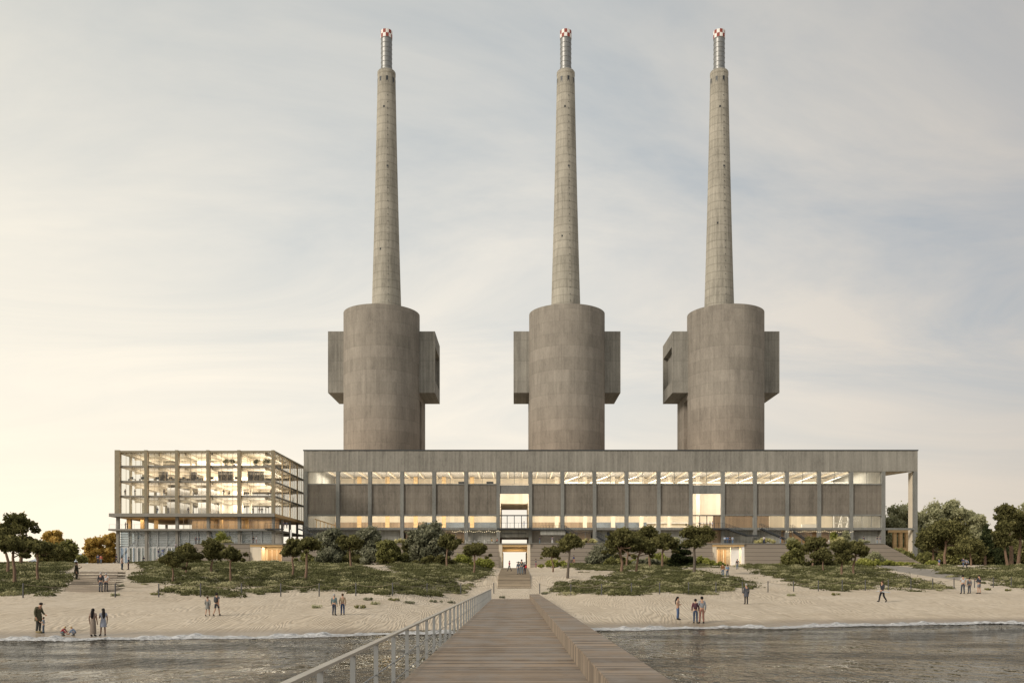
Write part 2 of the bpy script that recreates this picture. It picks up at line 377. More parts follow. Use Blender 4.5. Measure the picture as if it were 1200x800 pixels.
# ------------------------------------------------------------------ sea
m, nt, out = mat_new('sea water'); p = wpos(nt)
a = noise(nt, scaled(nt, p, (1.25, .62, 1)), 1.5, 3, .55, .6); bb = noise(nt, scaled(nt, p, (.10, .22, 1)), 1, 3, .5); cc = noise(nt, scaled(nt, p, (.5, .3, 1)), 1, 2, .5)
hh = math_(nt, 'ADD', math_(nt, 'MULTIPLY', a, .8), math_(nt, 'MULTIPLY', cc, .6))
calm = ramp(nt, bb, [(.40, (.22,)*3), (.60, (1,)*3)])
bn = N(nt, 'ShaderNodeBump', Distance=.42); L(nt, hh, bn.inputs['Height']); L(nt, math_(nt, 'MULTIPLY', calm, .95), bn.inputs['Strength'])
gl = N(nt, 'ShaderNodeBsdfGlossy', Roughness=.03); L(nt, ramp(nt, bb, [(.40, (.82, .80, .755)), (.60, (.50, .49, .465))]), gl.inputs[0]); L(nt, bn.outputs[0], gl.inputs['Normal'])
df = N(nt, 'ShaderNodeBsdfDiffuse'); df.inputs[0].default_value = (.052, .048, .038, 1)
fr = N(nt, 'ShaderNodeFresnel', IOR=1.33); L(nt, bn.outputs[0], fr.inputs['Normal'])
mx = N(nt, 'ShaderNodeMixShader'); L(nt, fr.outputs[0], mx.inputs[0]); L(nt, df.outputs[0], mx.inputs[1]); L(nt, gl.outputs[0], mx.inputs[2]); L(nt, mx.outputs[0], out.inputs[0])
me = bpy.data.meshes.new('sea'); me.from_pydata([(-4000,-600,0),(4000,-600,0),(4000,90,0),(-4000,90,0)], [], [(0,1,2,3)]); me.materials.append(m)
sea = bpy.data.objects.new('sea_water', me); COL.objects.link(sea); tag(sea, kind='structure')

# foam of the small breaking wave
fx = np.arange(-60, 75, .22); fs = np.linspace(-2.6, .75, 16)
FX, FS = np.meshgrid(fx, fs); 
wob = .45*np.sin(FX*.55+.4)+.35*np.sin(FX*1.3)+.5*np.sin(FX*.17+2)
FY = shore(FX)+FS+wob*.55
crest = np.exp(-((FS+.7-.3*np.sin(FX*.33))/.55)**2)*(.12+.07*np.sin(FX*.9)+.06*np.sin(FX*2.7+1)+.04*np.sin(FX*7.1))
FZ = np.maximum(.012, 0)+np.maximum(crest, 0)+.015*np.sin(FX*9+FS*7)*np.sin(FS*11)+np.maximum(H(FX, FY), 0)+.012
me = bpy.data.meshes.new('shore_foam'); nr, nc = FX.shape
idx = np.arange(nr*nc).reshape(nr, nc); q = np.stack([idx[:-1,:-1], idx[:-1,1:], idx[1:,1:], idx[1:,:-1]], -1).reshape(-1, 4)
me.from_pydata(np.stack([FX, FY, FZ], -1).reshape(-1, 3).tolist(), [], q.tolist()); me.polygons.foreach_set('use_smooth', np.ones(len(q), bool))
e_ = np.clip(1-np.abs((FS+.75)/1.75), 0, 1)
at_ = me.attributes.new('edge', 'FLOAT', 'POINT'); at_.data.foreach_set('value', e_.astype(np.float32).ravel())
m, nt, out = mat_new('sea foam'); p = wpos(nt)
a = nt.nodes.new('ShaderNodeAttribute'); a.attribute_name = 'edge'
nn = noise(nt, scaled(nt, p, (1, 1.6, 1)), 3.2, 6, .7, .6); n3 = noise(nt, p, .35, 3)
al = ramp(nt, math_(nt, 'ADD', math_(nt, 'MULTIPLY', a.outputs['Fac'], .75), math_(nt, 'ADD', math_(nt, 'MULTIPLY', nn, .8), math_(nt, 'MULTIPLY', n3, .5))), [(.92, (0,0,0)), (1.12, (1,1,1))])
dfs = N(nt, 'ShaderNodeBsdfPrincipled', Roughness=.6); L(nt, ramp(nt, nn, [(.38, (.20, .20, .195)), (.66, (.72, .72, .71))]), dfs.inputs[0])
tr = N(nt, 'ShaderNodeBsdfTransparent'); mx = N(nt, 'ShaderNodeMixShader'); L(nt, al, mx.inputs[0]); L(nt, tr.outputs[0], mx.inputs[1]); L(nt, dfs.outputs[0], mx.inputs[2]); L(nt, mx.outputs[0], out.inputs[0])
me.materials.append(m); foam = bpy.data.objects.new('shore_foam', me); COL.objects.link(foam); tag(foam, kind='structure')

# far hill over the bay
hv = []; hf = []
for i in range(41):
    x = -1500+i*50; hgt_ = 95*math.exp(-((x+1180)/420)**2)+6*math.sin(i*1.3)
    hv += [(x, 2700, 0), (x, 2760, max(hgt_, 8)), (x, 3100, 0)]
for i in range(40): k = i*3; hf += [(k, k+3, k+4, k+1), (k+1, k+4, k+5, k+2)]
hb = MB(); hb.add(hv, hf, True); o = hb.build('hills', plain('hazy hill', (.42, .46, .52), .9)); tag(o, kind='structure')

# ------------------------------------------------------------------ shared materials
M = {}
M['hallwall'] = concrete('grey cast concrete wall', (.25, .24, .212), .72, 0, .42, .75)
M['column'] = concrete('smooth grey green concrete', (.195, .197, .185), .75, 0, 0, .6)
M['panel'] = concrete('brown grey ribbed concrete', (.185, .166, .140), .72, 1.6, .42, .6)
M['paleconc'] = concrete('pale concrete', (.30, .30, .275), .75, 0, .9, .8)
M['plinth'] = wood('weathered plinth boards', (.26, .225, .185), 2, .93, .12, (.25, .25, 4), .85, .10)
M['terrace'] = plain('terrace paving', (.36, .32, .26), .85)
M['ply'] = wood('light plywood', (.67, .595, .475), 0, 1.2, .10, (.4, .4, .4))
M['glulam'] = wood('orange glulam', (.62, .43, .22), 2, .3, .10, (.6, .6, 3))
M['brown'] = wood('brown timber lining', (.34, .25, .17), 0, .5, .15, (3, 3, .4))
M['innergrey'] = plain('inner grey wall', (.33, .31, .28), .8)
M['bluegrey'] = plain('blue grey counter', (.17, .20, .235), .6)
M['white'] = plain('white paint', (.8, .79, .76), .6, .04)
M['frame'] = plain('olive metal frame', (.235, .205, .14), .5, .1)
M['frameside'] = plain('timber and lit column side', (.46, .36, .23), .6, .1)  # timber frames; also the lit side of the columns, put into colour
M['slab'] = plain('slab edge concrete', (.225, .215, .19), .8, .1)
M['floor'] = plain('oak floor', (.42, .37, .30), .6, .08)
M['steel'] = plain('galvanised steel', (.30, .31, .31), .45, .08, .5, .6)
M['darksteel'] = plain('dark steel', (.045, .05, .055), .5, .1, .4, .3)
M['glass'] = glass('window glass', (.95, .95, .93), .05)
M['blueglass'] = glass('cool window glass', (.62, .68, .72), .16)
M['louvre'] = plain('grey louvre', (.27, .285, .29), .6, .12)
M['deck'] = wood('weathered larch decking', (.235, .18, .128), 1, .15, .42, (1.2, 14, 14), .7)
M['deckx'] = wood('bench slats', (.235, .19, .145), 1, .15, .35, (14, 14, 1.2), .7)
M['sleeper'] = wood('sand worn boards', (.30, .25, .185), 1, .3, .3, (1.2, 8, 8), .8)
M['book'] = None
def books():
    m, nt, out = mat_new('shelves of books'); p = wpos(nt)
    w = nt.nodes.new('ShaderNodeTexWhiteNoise'); sn = nt.nodes.new('ShaderNodeVectorMath'); sn.operation = 'SNAP'; sn.inputs[1].default_value = (.22, 5, .42)
    L(nt, p, sn.inputs[0]); L(nt, sn.outputs[0], w.inputs['Vector'])
    c = ramp(nt, w.outputs[0], [(0, (.05, .045, .04)), (.5, (.14, .12, .10)), (1, (.32, .27, .2))]); pbsdf(nt, out, c, .8); return m
M['book'] = books()
def lamp_area(name, x, y, z, sx, sy, power, col=(1, .80, .52)):
    l = bpy.data.lights.new(name, 'AREA'); l.shape = 'RECTANGLE'; l.size = sx; l.size_y = sy; l.energy = power; l.color = col
    o = bpy.data.objects.new(name, l); COL.objects.link(o); o.location = (x, y, z); return o
def up_fill(name, x, y, z, sx, sy, power):  # added fill light, faces up to brighten a ceiling; no real fitting
    o = lamp_area(name, x, y, z, sx, sy, power, (1, .94, .84)); o.rotation_euler = (math.pi, 0, 0); return o
# ================================================================== the long hall
DF = 232.0
def xh(px): return X(px, DF)
def zf(py): return Z(py, DF)
CX = [xh(358+37.65*k) for k in range(20)]
TER = Z(636, 205)                      # terrace level
ROOF = zf(528); HD = 292.0             # rear of the hall
hall = thing('industrial_hall', (CX[9], DF, TER), 'long grey concrete power station hall with rows of lit windows between columns', 'building')
def hp(mb, n, mat): return mb.build(n, mat, hall)
zt1, zt0 = zf(552), zf(566.6)          # upper windows
zl1, zl0 = zf(603.8), zf(618.2)        # lower windows
b = MB(); b.box(CX[0]-.45, CX[19]+.45, DF, DF+1.1, zt1, ROOF); hp(b, 'parapet_wall', M['hallwall'])
b = MB(); b.box(CX[0]-.6, CX[19]+.6, DF-.12, DF+1.3, ROOF, ROOF+.28); hp(b, 'roof_edge', M['darksteel'])
b = MB(); b.box(CX[0]-.4, CX[18]+.4, DF+1.1, HD, zt1+2.3, ROOF-.4); hp(b, 'roof', M['innergrey'])
for k in range(20):
    b = MB(); hw = .45
    b.box(CX[k]-hw, CX[k]+hw, DF+.02, DF+1.0, TER-(5 if k == 19 else 0), zt1); hp(b, 'column', M['column'])
OPEN = (6, 12)
for k in range(18):
    a, c = CX[k]+.45, CX[k+1]-.45
    if k in OPEN:
        b = MB(); b.box(a, c, DF+.25, DF+.9, zf(578), zf(568)); hp(b, 'wall_panel', M['column'])
        continue
    b = MB(); b.box(a, c, DF+.42, DF+.95, zf(602.2), zt0-.25); hp(b, 'wall_panel', M['panel'])
    b = MB(); b.box(a, c, DF+.2, DF+.97, zf(602.2)-.02, zl1); hp(b, 'lintel', M['column'])
    b = MB(); b.box(a, c, DF+.25, DF+.97, zt0-.25, zt0); hp(b, 'sill', M['column'])
for k in range(19):
    a, c = CX[k]+.45, CX[k+1]-.45
    b = MB(); b.box(a, c, DF+.1, DF+.99, zf(620.6), zl0); hp(b, 'floor_beam', M['column'])
def winframe(a, c, z0, z1, n, y, mat, wd=.07):
    b = MB()
    b.box(a, c, y, y+.12, z0, z0+wd); b.box(a, c, y, y+.12, z1-wd, z1)
    for i in range(n+1):
        x = a+(c-a)*i/n; x = min(max(x, a+wd/2), c-wd/2); b.box(x-wd/2, x+wd/2, y, y+.12, z0+wd, z1-wd)
    return b
for k in range(18):
    a, c = CX[k]+.45, CX[k+1]-.45
    w_ = winframe(a, c, zt0, zt1, 2, DF+.6, M['steel'], .1).build('window', M['column'], hall)
    g = MB(); g.box(a+.1, c-.1, DF+.64, DF+.67, zt0+.1, zt1-.1); g.build('pane', M['glass'], w_)
    if k not in OPEN:
        w_ = winframe(a, c, zl0, zl1, 3 if k == 17 else 1, DF+.6, M['steel'], .1).build('window', M['column'], hall)
        g = MB(); g.box(a+.1, c-.1, DF+.64, DF+.67, zl0+.1, zl1-.1); g.build('pane', M['glass'], w_)
# interior
IW = 268.0
xl, xr = CX[0]+.5, CX[18]-.5; c0, c1 = CX[6]+.1, CX[7]-.1
b = MB(); b.box(xl, c0-.3, IW, IW+.4, zl0, zt1+2.2); b.box(c1+.3, xr, IW, IW+.4, zl0, zt1+2.2)
b.box(c0-.3, c1+.3, IW, IW+.4, Z(590, IW), zt1+2.2); hp(b, 'inner_wall', M['ply'])
b = MB()                                                             # lining of the lit passage
b.box(c0-.3, c0, DF+8, HD, zl0, Z(590, IW)+.5); b.box(c1, c1+.3, DF+8, HD, zl0, Z(590, IW)+.5)
b.box(c0, c1, IW+.41, HD, Z(590, IW)+.01, Z(590, IW)+.5); hp(b, 'passage_lining', M['ply'])
b = MB(); b.box(xl, xr, DF+1.0, HD-.5, zf(620.5), zl0-.02); hp(b, 'floor_slab', M['floor'])
b = MB(); b.box(xl, c0-.3, IW-1.2, IW-.9, zl0, zl0+3.6); b.box(c1+.3, CX[11], IW-1.2, IW-.9, zl0, zl0+3.6); hp(b, 'low_partition', M['brown'])
b = MB(); b.box(CX[3]+2.5, c0-.5, IW-2.2, IW-1.4, zl0, zl0+3.5); b.box(CX[9]+3, CX[11]+1.8, IW-2.2, IW-1.4, zl0, zl0+3.5); hp(b, 'counter', M['bluegrey'])
b = MB(); b.box(xl, c0-.4, IW-.6, IW-.02, Z(612.7, IW)-.12, Z(612.7, IW)+.14); b.box(c1+.4, CX[15], IW-.6, IW-.02, Z(612.7, IW)-.12, Z(612.7, IW)+.14); hp(b, 'wall_rail', M['white'])
b = MB(); b.box(xl, CX[1]-3, 240, 240.4, zl0, zl1-3); hp(b, 'stair_wall', M['innergrey'])
b = MB()
for i in range(7): b.box(xl+.6+i*1.0, xl+.75+i*1.0, 239.5, 239.8, zl0, zl1-.6-i*.35)
b.beam((xl+.2, 239.6, zl1-.4), (xl+7.2, 239.6, zl1-2.6), .3); hp(b, 'stair_frame', M['glulam'])
b = MB(); b.box(CX[13]+.5, CX[15]-.8, 246, 246.4, zl0, zl1+1); hp(b, 'room_divider', M['brown'])
b = MB(); b.box(CX[15]+.4, CX[16]-1.8, 250, 250.4, zl0, zl1+1); hp(b, 'room_divider', M['ply'])
b = MB(); b.box(CX[16]+.6, CX[17]-3.2, 248, 248.8, zl0, zl0+1.9); hp(b, 'counter', M['white'])
b = MB()
for i, dx in enumerate((.8, 2.1, 3.6, 5.0, 6.2)): b.beam((CX[17]+dx, 247+i, zl0), (CX[17]+dx+(1.2 if i % 2 else 0), 247+i, zl1+1), .35)
b.beam((CX[17]+.6, 247, zl1-1.1), (CX[17]+7.4, 247, zl1-.3), .3); hp(b, 'inner_frame', M['white'])
for k in range(1, 14):
    if k in (6, 7): continue
    b = MB(); b.box(CX[k]-.58, CX[k]+.58, 264, 264.9, zl0, zt1+2.2); hp(b, 'inner_column', M['glulam'] if k < 7 else M['ply'])
for k in range(18):                                                  # sloping braces under the roof
    for j in (0, 1):
        b = MB(); x = CX[k]+2.3+j*4.1; b.box(x-.13, x+.13, DF+1.2, IW, zt1+1.8, zt1+2.28); hp(b, 'roof_beam', M['ply'])
b = MB()
for k in range(8, 18): b.beam((CX[k]+.6, 255, zt1-.6), (CX[k+1]-.6, 255, zt1+2.0), .18); b.beam((CX[k]+.6, 255, zt1-.5), (CX[k+1]-.6, 255, zt1-.5), .14)
hp(b, 'roof_truss', M['white'])
for px in (540.5, 573.8):
    b = MB(); x = xh(px); b.box(x-.9, x+.9, DF+2.5, DF+4, zt0+.1, zt0+.85); hp(b, 'duct', M['darksteel'])
b = MB(); b.box(xl-.5, xl, DF+1.1, HD, TER, ROOF-.4); b.box(xr, xr+.5, DF+1.1, HD, TER, ROOF-.4)
b.box(xl, c0, HD-.5, HD, TER, ROOF-.4); b.box(c1, xr, HD-.5, HD, TER, ROOF-.4); b.box(c0, c1, HD-.5, HD, Z(590, IW)+.5, ROOF-.4); hp(b, 'rear_wall', M['hallwall'])
# recessed ground floor behind the columns
GF = [('paleconc', 0, 2.9), ('window', 2.95, 3.6), ('paleconc', 3.6, 3.97), ('window', 4.0, 5.0), ('paleconc', 5.0, 6.0),
      ('innergrey', 7.0, 8.0), ('window', 8.2, 9.0), ('paleconc', 9.0, 9.45), ('innergrey', 9.45, 10.0), ('paleconc', 10.0, 12.0), ('brown', 12.0, 13.0),
      ('paleconc', 13.0, 14.9), ('window', 14.95, 17.0), ('paleconc', 17.0, 18.0)]
ztop = zf(620.6)
for i, (kind, a, c) in enumerate(GF):
    xa = CX[0]+a*8.279+.0; xb = CX[0]+c*8.279-.05; y = DF+2.2+.02*(i % 3)
    if kind == 'window':
        n = max(1, round((xb-xa)/2.6))
        w_ = winframe(xa, xb, TER+.02, ztop, n, y, M['steel'], .12).build('shopfront', M['steel'], hall)
        g = MB(); g.box(xa+.12, xb-.12, y+.05, y+.08, TER+.1, ztop-.1); g.build('pane', M['glass'], w_)
        b = MB(); b.box(xa, xb, y+9, y+9.2, TER+.02, ztop); hp(b, 'inner_wall', M['brown'])
        lamp_area('shop_lamp', (xa+xb)/2, y+4, ztop-.3, xb-xa, 3, 45*(xb-xa))
    else:
        b = MB(); b.box(xa, xb, y, y+.3, TER+.02, ztop); hp(b, 'ground_floor_wall', M[kind])
b = MB(); b.box(c0-.3, c0, DF+1.1, HD-.5, TER+.02, zf(620.7)); b.box(c1, c1+.3, DF+1.1, HD-.5, TER+.02, zf(620.7)); hp(b, 'passage_lining', M['glulam'])
b = MB(); b.box(c0, c1, DF+1.2, DF+2.0, Z(629, DF), ztop-.02); hp(b, 'lintel', M['paleconc'])
b = MB(); b.box(c0+.9, c1-.9, DF+1.1, DF+1.2, Z(625, DF), Z(624.2, DF)); hp(b, 'sign_slot', M['darksteel'])
# open bay at the east end
b = MB(); b.box(CX[19]-.45, CX[19]+.45, DF+1.0, DF+3.4, TER-5, zt1); b.box(CX[19]-.55, CX[19]-.45, DF+1.0, DF+3.3, TER-5, zt1-.05); hp(b, 'side_wall', M['ply'])
b = MB(); b.add([(CX[18]+.5, DF+1.1, zt1-.01), (CX[19]-.6, DF+1.1, zt1-.01), (CX[18]+.5, DF+22, zt1-.01), (CX[18]+.5, DF+1.1, zt1+1), (CX[19]-.6, DF+1.1, zt1+1), (CX[18]+.5, DF+22, zt1+1)],
      [(0,2,1),(3,4,5),(0,1,4,3),(1,2,5,4),(2,0,3,5)]); hp(b, 'canopy', M['ply'])
b = MB()
for px in (1049, 1056, 1063.5): x = X(px, 246); b.box(x-.45, x+.45, 246, 246.9, 6, ztop)
b.box(X(1046, 246), X(1067, 246), 245.6, 245.95, Z(646, 246), Z(641, 246)); b.box(X(1040, 246), X(1070, 246), 245.6, 245.95, ztop, ztop+.8); hp(b, 'timber_frame', M['glulam'])
# balconies with glass and steel rails
def rail(b, x0, x1, y, z, n, h=1.1, t=.06):
    b.box(x0, x1, y, y+t, z+h-t, z+h)
    for i in range(n+1):
        x = x0+(x1-x0)*i/n; b.box(x-t/2, x+t/2, y+.005, y+t-.005, z, z+h-t-.002)
for k, n in ((6, 8), (12, 9)):
    a, c = CX[k], CX[k+1]; z = zf(619)
    bal = thing('balcony', ((a+c)/2, DF-1.3, z), ['', 'steel balcony in front of the bright passage above the main entrance', 'steel balcony with three people in front of the warm lit opening'][1 if k == 6 else 2], 'balcony', 'steel balconies on the hall')
    b = MB(); b.box(a-.3, c+.3, DF-2.4, DF-.02, z-.35, z); b.build('platform', M['darksteel'], bal)
    b = MB(); rail(b, a-.2, c+.2, DF-2.35, z, n, 1.35); b.build('railing', M['darksteel'], bal)
    b = MB(); b.box(a+.45, c-.45, DF+.3, DF+.4, zf(603.8)-.1, zf(603.4)+.1)
    for i in range(1, 4): x = a+.45+(c-a-.9)*i/4; b.box(x-.09, x+.09, DF+.31, DF+.39, z+.02, zf(603.8)-.1)
    b.build('window_frame', M['darksteel'], bal)
def stair(label, p0, p1, y, w=1.8, grp='steel stairs to the terrace'):
    t = thing('steel_staircase', ((p0[0]+p1[0])/2, y, min(p0[1], p1[1])), label, 'staircase', grp)
    n = max(3, int(abs(p1[1]-p0[1])/.19))
    b = MB()
    for i in range(n):
        f = (i+.5)/n; x = p0[0]+(p1[0]-p0[0])*f; z = p0[1]+(p1[1]-p0[1])*f; dx = abs(p1[0]-p0[0])/n/2
        b.box(x-dx, x+dx, y-w/2+.1, y+w/2-.1, z-.05, z)
    b.build('tread', M['steel'], t)
    for s in (-1, 1):
        b = MB(); yy = y+s*w/2; b.beam((p0[0], yy, p0[1]-.1), (p1[0], yy, p1[1]-.1), .08, .32); b.build('stringer', M['darksteel'], t)
        b = MB(); b.beam((p0[0], yy, p0[1]+1.1), (p1[0], yy, p1[1]+1.1), .07); b.beam((p0[0], yy, p0[1]+.6), (p1[0], yy, p1[1]+.6), .03)
        m_ = 7
        for i in range(m_+1):
            f = i/m_; x = p0[0]+(p1[0]-p0[0])*f; z = p0[1]+(p1[1]-p0[1])*f; b.box(x-.03, x+.03, yy-.03, yy+.03, z-.05, z+1.08)
        b.build('railing', M['darksteel'], t)
zb = zf(619)
stair('steel stair descending right from the balcony with three people', (xh(849), zb), (xh(873), zf(627)), DF-1.6)
t_ = tag(MB().box(xh(873), xh(886), DF-2.6, DF-.6, zf(627)-.3, zf(627)).build('stair_landing', M['darksteel'], None, (xh(880), DF-1.6, zf(627)-.3)), 'steel landing between two stair flights at the hall wall', 'landing')
stair('steel stair in front of the pale wall above the cream shrubs', (xh(886), zf(619.5)), (xh(915), zf(632)), DF-4)
stair('short steel stair falling right to the terrace beside the glazed shopfront', (xh(925), zf(620)), (xh(944), zf(634)), DF-1.6)
stair('steel stair under the hall windows right of the main entrance', (xh(661), zf(620.5)), (xh(676), zf(631)), DF-1.6)
stair('lower steel stair leading down to the dark doorway', (xh(698), zf(628)), (xh(713), zf(636)), DF-1.6)
pl_ = thing('raised_walkway', (xh(640), DF-2, zf(621)), 'grey steel walkway under the windows right of the main entrance', 'walkway')
MB().box(xh(623), xh(662), DF-3, DF-.1, zf(621.5), zf(620.6)).build('platform', M['darksteel'], pl_)
b = MB(); b.box(xh(633), xh(662), DF-2.4, DF-1.9, zf(627), zf(621.6)); b.build('side_panel', M['paleconc'], pl_)
b = MB(); rail(b, xh(633), xh(661), DF-2.9, zf(620.6), 8, 1.0); b.build('railing', M['darksteel'], pl_)
b = MB(); b.box(xh(712.5), xh(717.5), DF+2.0, DF+2.18, TER+.02, zf(622)); hp(b, 'door', M['darksteel'])
for i in range(18):
    lamp_area('hall_lamp', (CX[i]+CX[i+1])/2, 251, zt1+1.2, 5, 16, 2700 if i < 12 else 2200, (1, .93, .81))

for i in range(18): up_fill('hall_ceiling_fill', (CX[i]+CX[i+1])/2, 250, zl1+3, 4, 20, 1500)  # added fill for the hall ceiling, unseen behind the wall panels
# ================================================================== plinth
PD = 205.0
def xp(px): return X(px, PD)
plinth = thing('plinth', (0, PD, 5), 'stepped base of weathered boards carrying the terrace below the hall', 'terrace')
segs = [(228, 291), (330, 584.5), (621.5, 836), (874, 1039)]
zc = [TER-.92*i for i in range(8)]
GB = 4.0
for a, c in segs:
    b = MB()
    for i in range(6):
        y0 = PD+.28*(5-i); z1 = TER-i*.95; z0 = TER-(i+1)*.95 if i < 5 else GB
        b.box(xp(a), xp(c), y0, PD+7, z0, z1-(.0 if i else .16))
    b.build('stepped_wall', M['plinth'], plinth)
    b = MB(); b.box(xp(a), xp(c), PD+1.25, PD+7, TER-.155, TER); b.build('coping', M['slab'], plinth)
b = MB(); b.box(xp(228), xp(584.5), PD+7.01, HD, GB, TER-.01); b.box(xp(621.5), xp(1039), PD+7.01, HD, GB, TER-.01); b.build('base', M['terrace'], plinth)
for a, c in ((291, 330), (584.5, 621.5), (836, 874)):
    b = MB(); b.box(xp(a), xp(c), PD+.9, PD+7, TER-.3, TER); b.build('canopy', M['slab'], plinth)
    b = MB(); b.box(xp(a)+.1, xp(c)-.1, PD+1.1, PD+1.5, TER-.75, TER-.3); b.build('lintel', M['glulam'], plinth)
# main entrance tunnel
b = MB(); b.box(xp(584.5), xp(588.5), PD+1, PD+7, GB, TER-.3); b.box(xp(618), xp(621.5), PD+1, PD+7, GB, TER-.3); b.build('entrance_jamb', M['ply'], plinth)
b = MB(); b.box(xp(584.5), xp(621.5), PD+7.02, 238, TER-.9, TER-.02); b.build('tunnel_ceiling', M['ply'], plinth)
for yy, zt_ in ((PD+3, 643.8), (PD+10, 645)): b = MB(); b.box(xp(588.6), xp(617.9), yy, yy+.5, Z(645.9, PD), Z(642.8, PD)); b.build('cross_beam', M['glulam'], plinth); break
b = MB(); b.box(xp(584.5), xp(621.5), PD+.3, HD+3, GB, 5.78); b.build('tunnel_floor', M['terrace'], plinth)
# two recessed doors
for a, c, l in ((291, 330, 0), (836, 874, 1)):
    b = MB(); b.box(xp(a), xp(c), PD+5, PD+5.3, GB, TER-.3); b.build('recess_wall', M['innergrey'] if l else M['ply'], plinth)
    b = MB(); b.box(xp(a), xp(a)+(2.6 if not l else 1.0), PD+1.2, PD+4.9, GB, TER-.85); b.build('recess_cheek', M['ply'], plinth)
    if l: b = MB(); b.box(xp(858.5), xp(869), PD+2, PD+2.3, GB, TER-.8); b.box(xp(871), xp(874), PD+1.3, PD+5, GB, TER-.76); b.build('entrance_panel', M['white'], plinth)
    for j in range(2):
        xa = xp([307.3, 318.5][j]) if not l else xp(842.5+7.5*j); xb = xp([317, 328][j]) if not l else xp(849.5+7.5*j)
        d_ = MB().box(xa, xb, PD+4.86, PD+4.97, GB, TER-1.25).build('door', M['brown'], plinth)
        MB().box((xa+xb)/2-.04, (xa+xb)/2+.04, PD+4.8, PD+4.85, GB+2, TER-1.35).build('handle', M['white'], d_)
lamp_area('entrance_lamp', 0, PD+4, TER-.95, 4, 3, 260, (1, .76, .42)); lamp_area('entrance_lamp', 0, PD+30, TER-1, 5, 30, 900, (1, .85, .62)); 
lamp_area('door_lamp', xp(311), PD+3, TER-.9, 5, 2, 330, (1, .74, .42)); lamp_area('door_lamp', xp(855), PD+3, TER-.9, 5, 2, 330, (1, .74, .42))
# broad steps falling away at both ends
def endsteps(name, label, px0, px1, z1, y1, n):
    b = MB(); x0, x1 = xp(px0), xp(px1)
    for i in range(n):
        a, c = x0+(x1-x0)*i/n, x0+(x1-x0)*(i+1)/n; zz = TER-(TER-z1)*(i+1)/n
        for j in range(4):
            b.box(a, c, PD+.28*(5-j)+.01*j, y1, max(GB, zz-.95*(j+1)) if j < 3 else GB, zz-.95*j)  if zz-.95*j > GB else None
    o = b.build(name, M['plinth'], None, (x0, PD, GB)); tag(o, label, 'steps')
endsteps('broad_steps', 'broad steps falling from the terrace to the path at the tall open bay', 1039, 1082, 7.0, DF+4, 22)
endsteps('broad_steps', 'broad steps falling from the terrace beside the glazed building', 228, 168, 6.9, PD+8, 24)
# small ramps laid against the steps
for i, (pa, pb, lb) in enumerate(((884, 925, 'flat boarded ramp against the terrace wall right of the lit doorway'), (643, 668, 'boarded ramp rising along the terrace wall by the main entrance'))):
    x0, x1 = xp(pa), xp(pb); z = 5.4
    b = MB(); b.add([(x0, PD-.6, z-.5), (x1, PD-.6, z-.5), (x1, PD+.4, z-.5), (x0, PD+.4, z-.5), (x0+.3, PD-.6, z+.1), (x1, PD-.6, z+(1.0 if i == 0 else 2.8)), (x1, PD-.02, z+(1.0 if i == 0 else 2.8)), (x0+.3, PD-.02, z+.1)],
        [(0,3,2,1),(4,5,6,7),(0,1,5,4),(1,2,6,5),(2,3,7,6),(3,0,4,7)]); o = b.build('ramp', M['sleeper'], None, ((x0+x1)/2, PD-.3, z-.5)); tag(o, lb, 'ramp')
# ================================================================== left glazed building
DL = 215.0
def xg(px): return X(px, DL)
def zg(py): return Z(py, DL)
gb = thing('glazed_building', (xg(226), DL, 7), 'glazed timber building with five lit storeys to the left of the hall', 'building')
def gp(mb, n, mat): return mb.build(n, mat, gb)
XA, XB = xg(136), xg(321); YB = 246.0
cols = [xg(v) for v in (138, 171.5, 207.5, 244, 280.3, 320.2)]; DS = [DL+.2+7.65*i for i in range(5)]
zr, z4, z3, z2, z1, z0, zq = zg(528), zg(546), zg(563.7), zg(581), zg(601.5), zg(619.6), 6.0
GROUND_G = hz(xg(170), DL-2)
for i, x in enumerate(cols):
    b = MB(); hw = .55 if i == 0 else .33
    b.box(x-hw, x+hw, DL-.5, DL+.35, z1+.02, zr+.12); gp(b, 'facade_column', M['frame'])
    b = MB(); b.box(x+hw, x+hw+.12, DL-.45, DL+.3, z1+.02, zr); gp(b, 'column_lit_side', M['frameside'])  # lighter strip: light on the column's right side, put into colour
    b = MB(); b.box(x-.33, x+.33, DL-.2, DL+.5, z0+.02, z1-.85); b.box(x-.33, x+.33, DL-.2, DL+.5, zq, z0-.45); gp(b, 'facade_column', M['slab'])
for j in range(1, 5):
    b = MB(); b.box(XB-.12, XB+.13, DS[j]-.3, DS[j]+.3, z1+.02, zr); gp(b, 'facade_column', M['frameside'])
    b = MB(); b.box(XB-.3, XB+.2, DS[j]-.3, DS[j]+.3, TER-2, z1-.9); gp(b, 'facade_column', M['slab'])
    b = MB(); b.box(XA-.1, XA+.4, DS[j]-.3, DS[j]+.3, zq, zr); gp(b, 'facade_column', M['frame'])
b = MB(); b.box(XA-.2, XB+.3, DL-.35, YB+.3, zr-.45, zr); gp(b, 'roof', M['frame'])
for z, nm in ((z4, 0), (z3, 0), (z2, 0)):
    b = MB(); b.box(XA+.2, XB+.12, DL+.02, DL+.55, z-.22, z+.14); b.box(XB-.42, XB+.12, DL+.56, YB, z-.22, z+.14); gp(b, 'slab_edge', M['steel'] if 0 else M['slab'])
    b = MB(); b.box(XA+.3, XB-.43, DL+.56, YB-.1, z-.2, z+.12); gp(b, 'floor_slab', M['floor'])
b = MB(); b.box(XA-1.1, XB+.5, DL-1.4, YB, z1-.82, z1-.02); gp(b, 'floor_slab', M['slab'])
b = MB(); b.box(XA+.2, XB+.2, DL+.6, YB-.5, z1-.9, z1-.83); gp(b, 'ceiling', M['glulam'])
